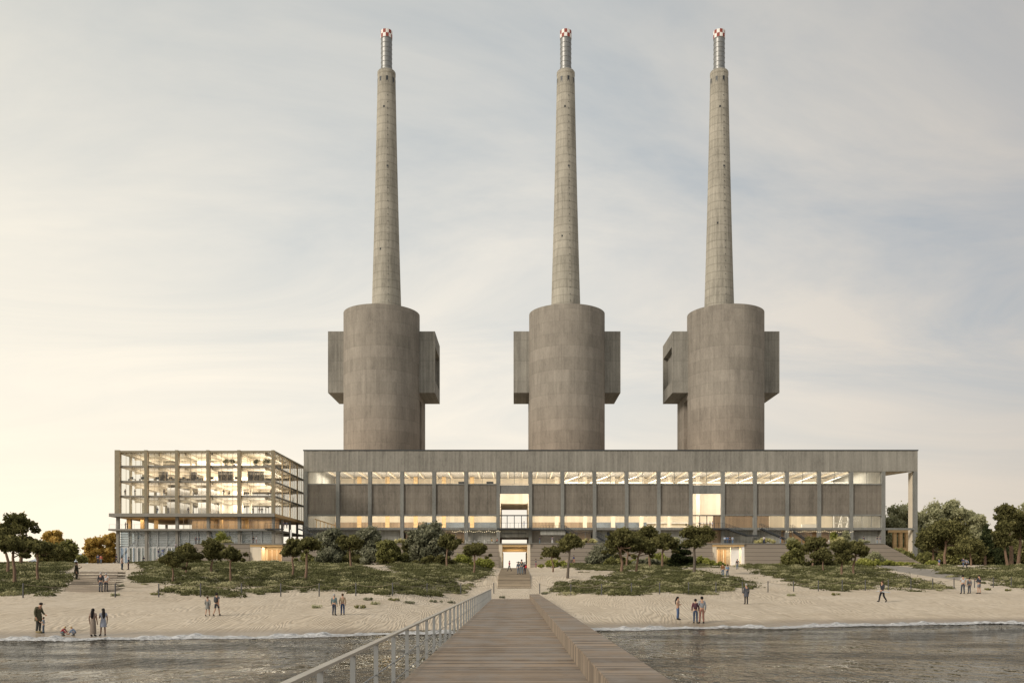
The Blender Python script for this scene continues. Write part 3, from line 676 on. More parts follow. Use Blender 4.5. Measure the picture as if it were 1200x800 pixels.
b = MB(); b.box(XB+.51, XB+.6, DL-1.2, YB, z1-.80, z1-.1); gp(b, 'side_board', M['glulam'])
b = MB(); b.box(XA-1.3, XB+.3, DL-1.3, YB, z0-.4, z0); gp(b, 'floor_slab', M['slab'])
# glazing, front, side, ground
levels = [(z4+.14, zr-.45), (z3+.14, z4-.22), (z2+.14, z3-.22), (z1, z2-.22)]
for li, (za, zb_) in enumerate(levels):
    for i in range(5):
        a, c = cols[i]+(.7 if i == 0 else .45), cols[i+1]-.33
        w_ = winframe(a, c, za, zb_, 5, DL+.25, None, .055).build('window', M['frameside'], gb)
        g = MB(); g.box(a+.05, c-.05, DL+.3, DL+.32, za+.05, zb_-.05); g.build('pane', M['glass'], w_)
    for j in range(4):
        a, c = DS[j]+.3, DS[j+1]-.3
        b = MB(); b.box(XB-.06, XB, a, c, za, za+.06); b.box(XB-.06, XB, a, c, zb_-.06, zb_)
        for i in range(1, 3): y = a+(c-a)*i/3; b.box(XB-.06, XB, y-.03, y+.03, za+.06, zb_-.06)
        w_ = b.build('window', M['frameside'], gb)
        g = MB(); g.box(XB-.045, XB-.03, a+.02, c-.02, za+.07, zb_-.07); g.build('pane', M['glass'], w_)
    # rear wall: timber to the right, open glazing to the left
    xs_ = [cols[1]+1.5, cols[2]+1, cols[1]+3, cols[2]][li]
    b = MB(); b.box(xs_+(5 if li > 1 else 0), XB-(7 if li < 2 else 12), DL+15.3, DL+15.6, za, zb_-.02); gp(b, 'inner_wall', M['ply'])
    b = MB()
    for i in range(13): x = XA+1+i*3.0; b.box(x-.05, x+.05, YB-.2, YB-.05, za, zb_)
    gp(b, 'rear_mullion', M['frameside'])
    for bi in range(6):                                              # deep beams under each ceiling
        x = XA+3.5+bi*6.4; b = MB(); b.box(x-.2, x+.2, DL+.8, YB-4.5, zb_-.55, zb_-.03); gp(b, 'ceiling_beam', M['ply'])
    b = MB(); b.box(XA+.6, XB-1, DL+9, DL+9.5, zb_-.62, zb_-.05); b.box(XA+.6, XB-1, DL+18, DL+18.5, zb_-.62, zb_-.05); gp(b, 'cross_beam', M['ply'])
    for bi in range(1, 5):
        b = MB(); b.box(cols[bi]-.25, cols[bi]+.25, DL+9.1, DL+9.6, za, zb_-.63); gp(b, 'inner_column', M['ply'])
    for i in range(5): up_fill('ceiling_fill', (cols[i]+cols[i+1])/2, DL+10, za+1.9, 5, 14, [300, 360, 520, 650, 700][i]); lamp_area('ceiling_lamp', (cols[i]+cols[i+1])/2, DL+10, zb_-.7, 5, 12, [700, 800, 1150, 1500, 1600][i]*(1.15 if li < 2 else 1.0), (1, .94, .84))  # the upward ones are added fill to brighten the ceilings
# stair cores and other inner volumes
for (pa, pb, la, lb_, dd, mt) in ((196, 207, 2, 3, 6, 'innergrey'), (232, 243, 2, 3, 7, 'innergrey'), (211, 219, 2, 3, 12, 'innergrey'), (231, 243, 0, 0, 10, 'ply'), (246, 253, 2, 3, 14, 'innergrey')):
    for l_ in range(la, lb_+1):
        za, zb_ = levels[l_]; b = MB(); b.box(X(pa, DL+dd), X(pb, DL+dd), DL+dd, DL+dd+5, za, zb_-.65); gp(b, 'stair_core', M[mt])
za, zb_ = levels[1]
for pa, pb, fz in ((186, 196, .8), (222, 230.5, .8), (255.5, 273, .85), (290.5, 309, .85)):
    b = MB(); y = DL+4; b.box(X(pa, y), X(pb, y), y, y+.6, za, za+(zb_-za)*fz)
    o = b.build('bookshelf', M['book'], None, (X((pa+pb)/2, y), y, za)); tag(o, 'tall bookshelf on the third storey of the glazed building, ' + {186: 'leftmost of four', 222: 'second from the left', 255.5: 'third from the left', 290.5: 'widest and rightmost'}[pa], 'bookshelf', 'bookshelves in the glazed building')
for pa in (154, 167, 184, 200, 215.5, 231, 248.5, 277):
    y = DL+3; x = X(pa, y); t_ = thing('desk', (x, y, za), 'dark desk by the windows of the bookshelf storey', 'desk', 'desks by the library windows')
    MB().box(x-.9, x+.9, y, y+.7, za+.7, za+.76).build('tabletop', M['darksteel'], t_)
    for s in (-1, 1): MB().box(x+s*.8-.04, x+s*.8+.04, y+.1, y+.6, za, za+.7).build('leg', M['darksteel'], t_)
    MB().box(x-.5, x+.3, y+.3, y+.36, za+.78, za+1.3).build('screen', M['darksteel'], t_)
# loggia storey
b = MB(); b.box(cols[2]+1, XB-.6, DL+7, DL+7.3, z0+.02, z1-.92); gp(b, 'inner_wall', M['brown'])
for a, c in ((209, 242), (246, 279), (282, 316)):
    w_ = winframe(xg(a), xg(c), z0+.02, z1-.92, 4, DL+3, None, .09).build('window', M['frameside'], gb)
    MB().box(xg(a)+.1, xg(c)-.1, DL+3.04, DL+3.06, z0+.1, z1-1).build('pane', M['glass'], w_)
for a in (154, 170, 186, 262, 292): b = MB(); x = X(a, DL+8); b.box(x-.35, x+.35, DL+6, DL+6.8, z0+.02, z1-.92); gp(b, 'inner_column', M['glulam'])
b = MB(); rail(b, XA-1.1, XB, DL-1.2, z0, 26, 1.05, .035); gp(b, 'railing', M['steel'])
for i in range(5): lamp_area('loggia_lamp', (cols[i]+cols[i+1])/2, DL+5, z1-1.1, 5, 3, 210, (1, .78, .5))
# ground storey: louvred glass between piers
for i in range(5):
    a, c = cols[i]+.35, cols[i+1]-.35; zb_ = z0-.45; zd = zg(640); 
    b = MB(); n = 9
    for k in range(n): z = zd+(zb_-zd)*(k+.15)/n; b.box(a, c, DL+.55, DL+.75, z, z+(zb_-zd)/n*.42)
    gp(b, 'louvre_screen', M['louvre'])
    b = MB()
    for k in range(1, 3): x = a+(c-a)*k/3; b.box(x-.09, x+.09, DL+.4, DL+.54, zq, zb_)
    b.box(a, c, DL+.4, DL+.54, zd-.15, zd); gp(b, 'glazing_frame', M['white'] if 0 else M['steel'])
    g = MB(); g.box(a, c, DL+.8, DL+.83, zq, zb_); gp(g, 'glazing', M['blueglass'])
    for k in range(3 if i < 2 else 0):
        xa = a+(c-a)*k/3+.12; xb = a+(c-a)*(k+1)/3-.12
        d_ = winframe(xa, xb, zq+.05, zd-.2, 2, DL+.3, None, .1).build('door', M['white'], gb)
b = MB(); b.box(XA+.5, XB-.5, DL+9, DL+9.3, zq, z0-.45); gp(b, 'inner_wall', M['innergrey'])
for i in range(5): lamp_area('ground_lamp', (cols[i]+cols[i+1])/2, DL+5, z0-.7, 5, 4, 420, (1, .93, .82))
for i, px in enumerate((154, 197)):
    b = MB(); x = X(px, DL+5); b.beam((x-2.5, DL+4, GROUND_G+1), (x+2.5, DL+4, z0-1.5), .5, .3); gp(b, 'inner_stair', M['bluegrey'])
# link bridge
t_ = thing('steel_bridge', (X(334, 226), 226, z0), 'dark steel bridge linking the glazed building to the hall with two people on it', 'bridge')
x0, x1 = xg(314), X(351, 229)
MB().box(x0, x1, 212.2, 213.6, z0-.25, z0+.02).build('deck', M['darksteel'], t_)
b = MB(); rail(b, x0, x1, 212.25, z0+.02, 6, 1.3, .07); b.box(x0, x1, 212.25, 212.3, z0+.6, z0+.64); b.build('railing', M['darksteel'], t_)
MB().box(X(340.3, 213.2), X(341.9, 213.2), 213.0, 213.3, TER, z0-.25).build('support_post', M['white'], t_)
stair('steel stair falling from the bridge toward the hall terrace', (X(350.5, 213), z0), (X(373, 213), Z(627.5, 213)), 212.9, 1.4)

# ================================================================== three chimneys
D0 = 325.0; k0 = D0/F
RD = 44.2*k0
M['drum'] = []
def tower(i, px, spx, label):
    cx = X(px, D0); sx = X(spx, 336)
    dm = concrete('drum concrete', (.272, .248, .214), .80, 4.2, 0, .55, cx, D0, (70, 42), 0, 7.5)
    sm_ = concrete('shaft concrete', (.355, .335, .285), .76, 2.9, 0, 1.1, sx, 336, None, .35)
    wm = concrete('box concrete', (.27, .258, .228), .78, 7.4, 1.1, .9)
    t = thing('chimney_tower', (cx, D0, 7), label, 'chimney', 'three concrete chimneys behind the hall')
    zt = Z(369, D0); zw1, zw0 = Z(389, D0), Z(460.7, D0); zs = zw0-2.2
    b = MB(); n = 48
    arc = [(cx+RD*math.cos(math.pi+math.pi*k/n), D0+RD*math.sin(math.pi+math.pi*k/n)) for k in range(n+1)]
    arc += [(cx+RD, D0+.01), (cx+RD, D0+20.5), (cx-RD, D0+20.5), (cx-RD, D0+.01)]
    m_ = len(arc)
    arc2 = arc[:n+1]+[(cx+RD, D0+.01)]
    vs = [(x, y, 5) for x, y in arc[:n+1]]+[(x, y, zt) for x, y in arc[:n+1]]
    b.add(vs, [(k, k+1, n+1+k+1, n+1+k) for k in range(n)], True)
    b.lathe(cx, D0, [(RD-.02, zs), (RD-.02, zt-.01)], 64)
    b.box(cx-RD, cx+RD, D0+.3, D0+20.5, zs, zw1-.6); b.box(cx-7, cx+7, D0+1, D0+19, zw1-.6, zt-1)
    b.box(cx-RD, cx+RD, D0+7, D0+20.5, 5, zs)
    b.box(cx-RD+3, cx+RD-3, D0+.3, D0+7, 5, zs)
    b.box(cx-RD, cx+RD, D0, D0+.3, 5, zw1-.7)
    b.build('drum', dm, t)
    # parapet ring line
    xo = X(px+62.5, D0)-cx; dy0, dy1 = D0-1, D0+20
    for s in (-1, 1):
        b = MB(); xi = RD-.5; xe = xo-1.6
        b.box(cx+s*xi, cx+s*xe, dy0, dy1, zw0, zw1)
        b.box(cx+s*xe, cx+s*xo, dy0, dy0+1.4, zw0, zw1); b.box(cx+s*xe, cx+s*xo, dy1-1.0, dy1, zw0+4.6, zw1-5.2)
        b.box(cx+s*xe, cx+s*xo, dy0+1.4, dy1, zw1-5.2, zw1); b.box(cx+s*xe, cx+s*xo, dy0+1.4, dy1, zw0, zw0+4.6)
        b.build('side_box', wm, t)
        b = MB(); b.box(cx+s*(xe+.003), cx+s*(xe+.05), dy0+1.45, dy1-1.05, zw0+4.7, zw1-5.3); b.build('opening', M['bluegrey'] if 0 else M['slab'], t)
    b = MB(); prof = []
    zt2 = Z(80, 332.6)
    for j in range(29):
        f = j/28; z = zt-3+(zt2-zt+3)*f; rpx = 17.9+(10.3-17.9)*f+(-.5*math.sin(f*math.pi)); prof.append((rpx*336/F, z))
    b.lathe(sx, 336, prof, 48); b.build('shaft', sm_, t)
    b = MB(); b.lathe(sx, 336, [(10.35*336/F, zt2-1.3), (10.6*336/F, zt2-1.2), (10.6*336/F, zt2), (9.9*336/F, zt2+.35), (2.2, zt2+.36)], 48); b.build('rim', sm_, t)
    for a in range(8):
        an = -math.pi/2+a*math.pi/4+.20+.04*i; r = 10.45*336/F
        b = MB(); ux, uy = math.cos(an), math.sin(an); tx, ty = -uy, ux; vs = []
        for (u, v) in ((-.38, 0), (.38, 0), (.38, 2.7), (-.38, 2.7)):
            for rr in (r-.5, r+.03): vs.append((sx+ux*rr+tx*u, 336+uy*rr+ty*u, zt2-5.3+v))
        b.add(vs, [(0,2,4,6),(1,7,5,3),(0,1,3,2),(2,3,5,4),(4,5,7,6),(6,7,1,0)]); b.build('slot_opening', M['darksteel'], t)
    zf2 = Z(33.5, 333.9); rf_ = 6.4*336/F
    b = MB(); b.lathe(sx, 336, [(rf_, zt2+.3), (rf_, zf2-2.9)], 32, top=False)
    for q_ in range(7): z = zt2+1.8+q_*1.75; b.lathe(sx, 336, [(rf_, z), (rf_+.09, z+.05), (rf_+.09, z+.18), (rf_, z+.23)], 32, top=False)
    b.build('flue', plain('flue steel', (.24, .245, .24), .45, .12, .5, .5), t)
    r_ = MB(); w2 = MB(); n = 12; rr = rf_+.12
    for row in range(2):
        for k in range(n):
            a0, a1 = 2*math.pi*k/n+.2*i, 2*math.pi*(k+1)/n+.2*i; tgt = r_ if (k+row) % 2 else w2
            pts = [a0+(a1-a0)*q_/3 for q_ in range(4)]; za, zb2 = zf2-2.8+row*1.4, zf2-1.4+row*1.4
            tgt.add([(sx+rr*math.cos(a), 336+rr*math.sin(a), z) for z in (za, zb2) for a in pts], [(q_, q_+1, q_+5, q_+4) for q_ in range(3)], True)
    w2.lathe(sx, 336, [(rr, zf2-2.8), (rf_-.4, zf2-2.8)], 32, top=False)
    r_.build('red_square', plain('faded red paint', (.26, .06, .045), .6), t); w2.build('white_square', M['white'], t)
    for q_ in range(26):
        pass
    b = MB()                                                        # ladder run and small vents down the shaft
    for q_ in range(34):
        f = q_/33; z = zt+2+(zt2-zt-12)*f; rpx = 17.9+(10.3-17.9)*(z-zt+3)/(zt2-zt+3)-.5*math.sin(math.pi*(z-zt+3)/(zt2-zt+3)); r = rpx*336/F; an = -math.pi/2+.25
        b.box(sx+r*math.cos(an)-.12, sx+r*math.cos(an)+.12, 336+r*math.sin(an)-.14, 336+r*math.sin(an)+.3, z, z+.22)
    b.build('ladder_cleat', M['darksteel'], t)
    for (f, an) in ((.30+.05*i, -1.9), (.62, -1.35), (.85, -1.7), (.08, -1.0)):
        z = zt-3+(zt2-zt+3)*f; r = (17.9+(10.3-17.9)*f-.5*math.sin(f*math.pi))*336/F
        b = MB(); b.box(sx+r*math.cos(an)-.3, sx+r*math.cos(an)+.3, 336+r*math.sin(an)-.05, 336+r*math.sin(an)+1, z, z+.7); b.build('vent', M['darksteel'], t)
    return t
tower(0, 447.5, 453, 'left concrete chimney on its drum, its right side box seen obliquely')
tower(1, 664.3, 663, 'middle concrete chimney rising from the drum above the hall centre')
tower(2, 850, 842.8, 'right concrete chimney on its drum, its left side box open toward the viewer')

# ================================================================== pier, bench, railing
DZ = CZ-2.2; XL, XR = -2.39, 1.575
pier = thing('wooden_pier', (0, 95, DZ), 'wooden boardwalk pier running from the water to the beach', 'pier')
b = MB(); y = 4.0; rr_ = random.Random(3)
while y < 95:
    dz = rr_.uniform(-.003, .003); b.box(XL+rr_.uniform(-.01, .01), XR-.003, y, y+.136, DZ-.045+dz, DZ+dz); y += .15
b.build('deck', M['deck'], pier)
for x in (XL+.05, XR+.4):
    MB().box(x, x+.16, 4, 95, DZ-.36, DZ-.05).build('side_beam', M['sleeper'], pier)
MB().box(-.6, -.4, 4, 95, DZ-.36, DZ-.05).build('side_beam', M['sleeper'], pier)
yy = 12
while yy < 72:
    for x in (XL+.3, XR+.6): MB().tube([(x, yy, -2.5), (x, yy, DZ-.06)], .14, 10).build('pile', M['sleeper'], pier)
    yy += 6
bench = thing('long_bench', (2.07, 95, DZ), 'long slatted wooden bench along the right side of the pier', 'bench')
BZ = DZ+.515; b = MB(); y = 4
while y < 95:
    b.box(XR-.03, XR+1.0, y, y+.138, BZ-.04+rr_.uniform(-.002, .002), BZ+rr_.uniform(-.002, .002)); y += .15
b.build('seat', M['deck'], bench)
b = MB(); y = 4
while y < 95:
    b.box(XR, XR+.035, y+.004, y+.134, DZ-.02, BZ-.045); y += .15
b.build('front_slats', M['deckx'], bench)
b = MB(); b.box(XR+.96, XR+.995, 4, 95, DZ-.1, BZ-.045); b.box(XR+.2, XR+.3, 4.1, 94.8, DZ-.05, BZ-.045); b.box(XR+.036, XR+.95, 94.8, 94.9, DZ, BZ-.046); b.build('frame', M['sleeper'], bench)
rl = thing('pier_railing', (XL-.04, 95, DZ), 'grey metal railing with timber top rail along the left side of the pier', 'railing')
y = 11.3-2.28*2
while y < 95.5:
    MB().box(XL-.09, XL-.01, y-.012, y+.012, DZ-.25, DZ+1.045).build('post', M['steel'], rl); y += 2.28
MB().box(XL-.105, XL+.005, 5, 95.2, DZ+1.047, DZ+1.09).build('handrail', plain('worn handrail', (.40, .37, .31), .55), rl)
MB().tube([(XL-.05, 5, DZ+.5), (XL-.05, 95.2, DZ+.5)], .014, 6).build('lower_rail', M['steel'], rl)
MB().tube([(XL-.05, 5, DZ+.12), (XL-.05, 95.2, DZ+.12)], .010, 6).build('lower_rail', M['steel'], rl)

# steps and boardwalk behind the pier
st = thing('wooden_steps', (0, 108, 2.25), 'wide wooden steps rising from the sand behind the pier', 'steps')
for i in range(9):
    y0 = 107.8+i*.8; z = 2.32+i*.19
    b = MB(); b.box(-2.05, 1.95, y0, y0+.8, z-.5, z+.02); b.build('step', M['sleeper'], st)
b = MB(); n = 180; 
for i in range(n):
    ya = 115+90*i/n; yb = ya+.46; hw = 2.0+(ya-115)/90*.9; z = 3.86+(ya-115)*.0214
    b.box(-.05-hw, -.05+hw, ya, yb, z-.25, z)
o = b.build('boardwalk', M['sleeper'], None, (0, 115, 3.7)); tag(o, 'pale boardwalk leading from the steps to the bright main entrance', 'boardwalk')
st = thing('beach_steps', at(105, 690), 'broad sand covered timber steps at the left end of the beach', 'steps')
for i in range(9):
    py0 = 693.5-[0, 2.6, 5.2, 7.8, 10.4, 12.8, 15.4, 18.4, 22.0][i]
    x0, d, z = at(105, py0); xa = X(75+12*i/8*1.6, d); xb = X(134+4*i/8, d)
    b = MB(); b.box(xa, xb, d, d+2.2, z-.3, z+.17); b.build('step', M['sleeper'], st)
    MB().box(xa-.05, xb+.05, d-.14, d-.005, z-.3, z+.19).build('riser', M['plinth'], st)
# ================================================================== foliage
LM = {
 'pine': leafmat('umbrella pine needles', (.045, .046, .019), (.14, .135, .054), (.31, .285, .12)),
 'olive': leafmat('silvery olive leaves', (.06, .064, .04), (.21, .215, .14), (.46, .45, .33)),
 'green': leafmat('broadleaf foliage', (.055, .06, .024), (.20, .20, .072), (.40, .38, .17)),
 'gold': leafmat('golden foliage', (.18, .12, .03), (.52, .36, .10), (.8, .62, .26)),
 'pale': leafmat('pale green foliage', (.14, .145, .08), (.42, .42, .25), (.68, .66, .45), .42),
 'lime': leafmat('bright green shrub leaves', (.09, .105, .024), (.28, .30, .075), (.52, .50, .17)),
 'cream': leafmat('cream flowering shrub', (.22, .21, .09), (.58, .54, .27), (.82, .78, .5)),
 'dark': leafmat('dark conifer needles', (.016, .020, .011), (.050, .062, .028), (.11, .12, .05)),
 'scrub': leafmat('dune scrub', (.040, .042, .018), (.155, .158, .072), (.46, .43, .25), .2),
}
BARK = plain('pine bark', (.19, .125, .085), .9, .25, scale=6); BARKG = plain('grey bark', (.12, .10, .08), .9, .25, scale=6)
def rdir(n):
    v = RNG.normal(size=(n, 3)); return v/np.linalg.norm(v, axis=1)[:, None]
def leaves(puffs, n, size, flat=.2, shell=.3):
    """puffs: list of (cx,cy,cz, rx,ry,rz); quads of leaf clumps in the outer shell of every puff"""
    P = np.array(puffs, float); ar = P[:, 3]*P[:, 5]+P[:, 3]*P[:, 4]; k = RNG.choice(len(P), n, p=ar/ar.sum())
    d = rdir(n); rad = shell+(1-shell)*RNG.random(n)**.7+np.maximum(0, RNG.normal(0, .2, n))
    rad *= 1+.16*np.sin(d[:, 0]*6+k)*np.sin(d[:, 2]*7+k*2)
    c = P[k, :3]+d*P[k, 3:]*rad[:, None]
    nrm = rdir(n)*(1-flat)+d*flat+np.array([0, 0, .25]); nrm /= np.linalg.norm(nrm, axis=1)[:, None]
    u = np.cross(nrm, rdir(n)); u /= np.linalg.norm(u, axis=1)[:, None]; v = np.cross(nrm, u)
    s = size*(.55+.9*RNG.random(n))[:, None]; asp = (.45+.4*RNG.random(n))[:, None]
    V = np.stack([c-u*s-v*s*asp*.4, c+u*s*.2-v*s*asp, c+u*s+v*s*asp*.3, c-u*s*.1+v*s*asp], 1).reshape(-1, 3)
    clump = RNG.random(len(P))[k]
    tone = np.clip(.16+.26*clump+.42*RNG.random(n)**1.6+.16*d[:, 2], 0, 1)  # puff tops lightened and undersides darkened in the tone, like light from above
    return V, tone
def crown_puffs(kind, cx, cy, z0, z1, rw, seed):
    r = random.Random(seed); out_ = []; h = z1-z0; rd = rw*.9
    if kind == 'umbrella':
        n = 11+int(rw); sk = r.uniform(-.35, .35); el_ = r.uniform(.85, 1.1)
        for i in range(n):
            a = i*2.39996+r.uniform(-.3, .3); q = math.sqrt((i+.5)/n)*r.uniform(.75, 1.0)
            x, y = cx+rw*.78*q*math.cos(a)*r.uniform(.8, 1.15), cy+rd*.78*q*math.sin(a)
            zc_ = z0+h*((.30+.40*(1-q*q))*el_+sk*.35*q*math.cos(a))+r.uniform(-.16, .14)*h; s = r.uniform(.2, .44)*rw
            out_.append((x, y, zc_, s, s, min(s*.8, h*.36)))
        for i in range(5):
            a = r.uniform(0, 6.28); s = r.uniform(.08, .16)*rw; q = r.uniform(.75, 1.08); out_.append((cx+rw*q*math.cos(a), cy+rd*q*math.sin(a), z0+h*r.uniform(-.08, .5), s*1.3, s, s*.7))
    elif kind == 'open':                                             # broken, uneven crown with gaps
        for i in range(12):
            a = r.uniform(0, 6.28); q = r.uniform(.2, .8); t_ = r.random()
            s = r.uniform(.24, .40)*rw; out_.append((cx+rw*q*math.cos(a), cy+rd*q*math.sin(a), z0+h*(.18+.68*t_), s*1.15, s*1.1, s*.72))
        out_.append((cx, cy, z1-h*.2, rw*.5, rw*.5, h*.2)); out_.append((cx, cy, z0+h*.5, rw*.55, rw*.55, h*.3))
    elif kind == 'round':
        for i in range(20):
            a = i*2.39996; t_ = (i+.5)/20; ph = math.acos(1-1.9*t_); q = max(math.sin(ph), .85 if ph > 1.57 else 0)
            s = r.uniform(.24, .38)*rw
            out_.append((cx+rw*.68*q*math.cos(a)*r.uniform(.8, 1.08), cy+rd*.68*q*math.sin(a), z0+h*(.46+.38*math.cos(ph))*r.uniform(.93, 1.05), s, s, s*.85))
        out_.append((cx, cy, z0+h*.42, rw*.62, rd*.62, h*.38))
    elif kind == 'airy':
        for i in range(46):
            a = r.uniform(0, 6.28); q = math.sqrt(r.random())*.9; t_ = r.random(); q *= math.sin(math.pi*(.12+.8*t_))**.6
            s = r.uniform(.16, .30)*rw; out_.append((cx+rw*q*math.cos(a), cy+rd*q*math.sin(a), z0+h*(.08+.84*t_), s*1.1, s, s*.8))
    elif kind == 'cone':
        for i in range(16):
            t_ = (i+.5)/16; q = (1-t_)**.75; a = i*2.4
            out_.append((cx+rw*.5*q*math.cos(a), cy+rw*.5*q*math.sin(a), z0+h*(.04+.9*t_), rw*(.2+.42*q), rw*(.2+.42*q), h*.075))
    elif kind == 'layer':
        for i in range(6):
            t_ = i/5; w_ = rw*(1-.5*t_)
            for j in (-1, 0, 1): out_.append((cx+j*w_*.5, cy+r.uniform(-.4, .4)*w_, z0+h*(.08+.8*t_)+r.uniform(-.05, .05)*h, w_*.45, w_*.45, h*.075))
    elif kind == 'bush':
        for i in range(9+int(rw*1.2)):
            x = r.uniform(-.85, .85); s = r.uniform(.22, .36)*h*(1.2-abs(x)*.6)
            out_.append((cx+x*rw, cy+r.uniform(-.5, .5)*min(rw, 2.5), z0+h*(.25+.4*r.random())*(1.15-abs(x)*.7), max(s, rw*.16), max(s, .5), s))
    return out_
SEED = [100]
def tree(name, label, group, kind, leaf, px, foot, D, top, bot, x0, x1, n, size, bark=None, lean=0, trunk=True, cat='tree', limbs=4, thick=1.0):
    SEED[0] += 1; sd = SEED[0]; r = random.Random(sd)
    if D is None: bx, D, bz = at(px, foot)
    else: bx = X(px, D); bz = hz(bx, D)
    if name == 'terrace_shrub': bz = TER
    cx = X((x0+x1)/2, D); rw = (x1-x0)/2*D/F*(1.1 if trunk else 1.0); top -= .8 if trunk else 0; n = int(n*1.15); z1 = Z(top, D); z0 = max(Z(bot, D), bz+.02)
    t = thing(name, (bx, D, bz), label, cat, group)
    pf = crown_puffs(kind, cx, D, z0, z1, rw, sd)
    if trunk:
        tr_ = max(.085, .028*(z1-bz))*thick; h = z1-bz; hub = Vector((cx*.75+bx*.25, D, z0+(z1-z0)*.25))
        b = MB(); bw = (hub.z-bz)*.05; pts = [Vector((bx, D, bz-.2)), Vector((bx+(hub.x-bx)*.25+r.uniform(-bw, bw), D, bz+(hub.z-bz)*.4)), Vector((bx+(hub.x-bx)*.62+r.uniform(-bw, bw), D, bz+(hub.z-bz)*.75)), hub]
        b.tube(pts, [tr_*1.25, tr_, tr_*.85, tr_*.7], 9)
        for j in range(limbs+2):
            p = pf[r.randrange(len(pf))]; e = Vector(p[:3]); s0 = pts[2].lerp(hub, r.random()) if j % 2 else hub
            midp = s0.lerp(e, .5)+Vector((0, 0, -.06*(e-s0).length)); b.tube([s0, midp, e], [tr_*.5, tr_*.34, tr_*.14], 6)
        b.build('trunk', bark or BARK, t)
    elif kind in ('bush', 'round', 'layer'):
        b = MB()
        for j in range(5):
            p = pf[r.randrange(len(pf))]; b.tube([(bx+r.uniform(-.2, .2), D, bz-.1), Vector((bx, D, bz)).lerp(Vector(p[:3]), .6), p[:3]], [.06, .045, .02], 6)
        b.build('stem', BARKG, t)
    V, tone = leaves(pf, n, size)
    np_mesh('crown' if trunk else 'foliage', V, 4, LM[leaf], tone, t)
    return t
UP = 'umbrella pines on the dunes'
P_ = 'umbrella_pine'
# left edge
tree(P_, 'umbrella pine at the far left edge with a long straight trunk', UP, 'umbrella', 'pine', 17, 685, None, 624, 650, -2, 33, 5200, .17)
tree(P_, 'umbrella pine with a slanting trunk, second from the left on the dune', UP, 'umbrella', 'pine', 45, 682, None, 632, 651, 26, 59, 4600, .17, lean=1)
tree(P_, 'umbrella pine behind the leftmost pine, its crown cut by the frame', UP, 'umbrella', 'pine', 9, 672, None, 617, 642, -14, 20, 4200, .19)
tree('airy_pine', 'tall airy tree with gaps behind the left umbrella pines', None, 'airy', 'pine', 24, 664, 150, 601, 645, 3, 42, 4200, .24)
tree('golden_tree', 'golden tree between the left pines and the round green pine', 'golden trees behind the beach', 'airy', 'gold', 61, 660, 240, 622, 660, 47, 76, 4300, .42)
tree('golden_tree', 'golden tree beside the left end of the glazed building', 'golden trees behind the beach', 'airy', 'gold', 115, 660, 250, 627, 661, 99, 133, 4600, .42)
tree('golden_tree', 'small golden tree directly against the left pier of the glazed building', 'golden trees behind the beach', 'airy', 'gold', 131, 660, 252, 623, 662, 124, 139, 1700, .42)
tree('round_pine', 'rounded green pine left of the gap with the distant hill', None, 'round', 'green', 78, 661, 225, 631, 659, 64, 91, 4200, .34)
tree('round_pine', 'dark low pine below the golden tree at the left', None, 'round', 'pine', 58, 661, 220, 637, 662, 44, 72, 3600, .34)
tree('shrub', 'small green shrub in the gap before the distant hill', None, 'bush', 'green', 96, 660, 215, 649, 661, 88, 102, 1200, .26, trunk=False, cat='shrub')
# before the glazed building
tree(P_, 'small umbrella pine, leftmost of four before the glazed building', UP, 'umbrella', 'pine', 202, 681, None, 645, 664, 189, 218, 4600, .15)
tree(P_, 'small umbrella pine with a wide crown, second before the glazed building', UP, 'umbrella', 'pine', 218, 673, None, 638, 659, 205, 235, 4600, .15)
tree('crooked_pine', 'small pine with an uneven tall crown before the boarded terrace wall', None, 'open', 'pine', 248, 672, None, 631, 661, 235, 262, 3300, .15)
tree(P_, 'small umbrella pine with a neat crown just left of the lit recessed doors', UP, 'umbrella', 'pine', 270.5, 682, None, 641, 657, 258, 285, 4400, .15)
tree('crooked_pine', 'pine with a broken crown before the right edge of the lit recessed doors', None, 'open', 'pine', 342.5, 676, None, 632, 655, 331, 357, 3300, .15)
tree(P_, 'umbrella pine under the lower end of the bridge stair', UP, 'umbrella', 'pine', 357.5, 681, None, 630, 648, 346, 375, 4400, .15)
tree(P_, 'umbrella pine between the two large olives', UP, 'umbrella', 'pine', 411.5, 665, None, 623, 645, 396, 424, 4200, .22)
tree('olive_tree', 'large silvery olive behind the stair landing, left of the pair', 'silvery olive trees at the terrace', 'round', 'olive', 388, 661, 178, 616, 664, 370, 409, 7800, .24, BARKG)
tree('olive_tree', 'large silvery olive, right of the pair, beside the dark green shrub', 'silvery olive trees at the terrace', 'round', 'olive', 431, 661, 178, 616, 664, 413, 449, 7800, .24, BARKG)
tree('olive_tree', 'biggest silvery olive standing alone before the hall windows', 'silvery olive trees at the terrace', 'round', 'olive', 506, 662, 165, 613, 665, 478, 530, 11000, .24, BARKG)
tree('shrub', 'round dark green shrub between the olives', None, 'round', 'green', 455, 661, 165, 630, 665, 439, 470, 5200, .2, trunk=False, cat='shrub')
tree('round_pine', 'small dark pine partly behind the biggest olive', None, 'round', 'pine', 479, 660, 185, 632, 648, 471, 487, 1500, .2)
tree('crooked_pine', 'slim pine with a drooping crown before the biggest olive', None, 'open', 'pine', 523.8, 664, None, 626, 646, 512, 540, 3300, .18)
tree(P_, 'umbrella pine with a ball shaped crown left of the main entrance', UP, 'umbrella', 'pine', 554.5, 674, None, 635, 654, 543, 572, 5000, .15)
tree(P_, 'ball crowned umbrella pine just right of the main entrance', UP, 'umbrella', 'pine', 648, 670, None, 638, 655, 634, 658, 4300, .15)
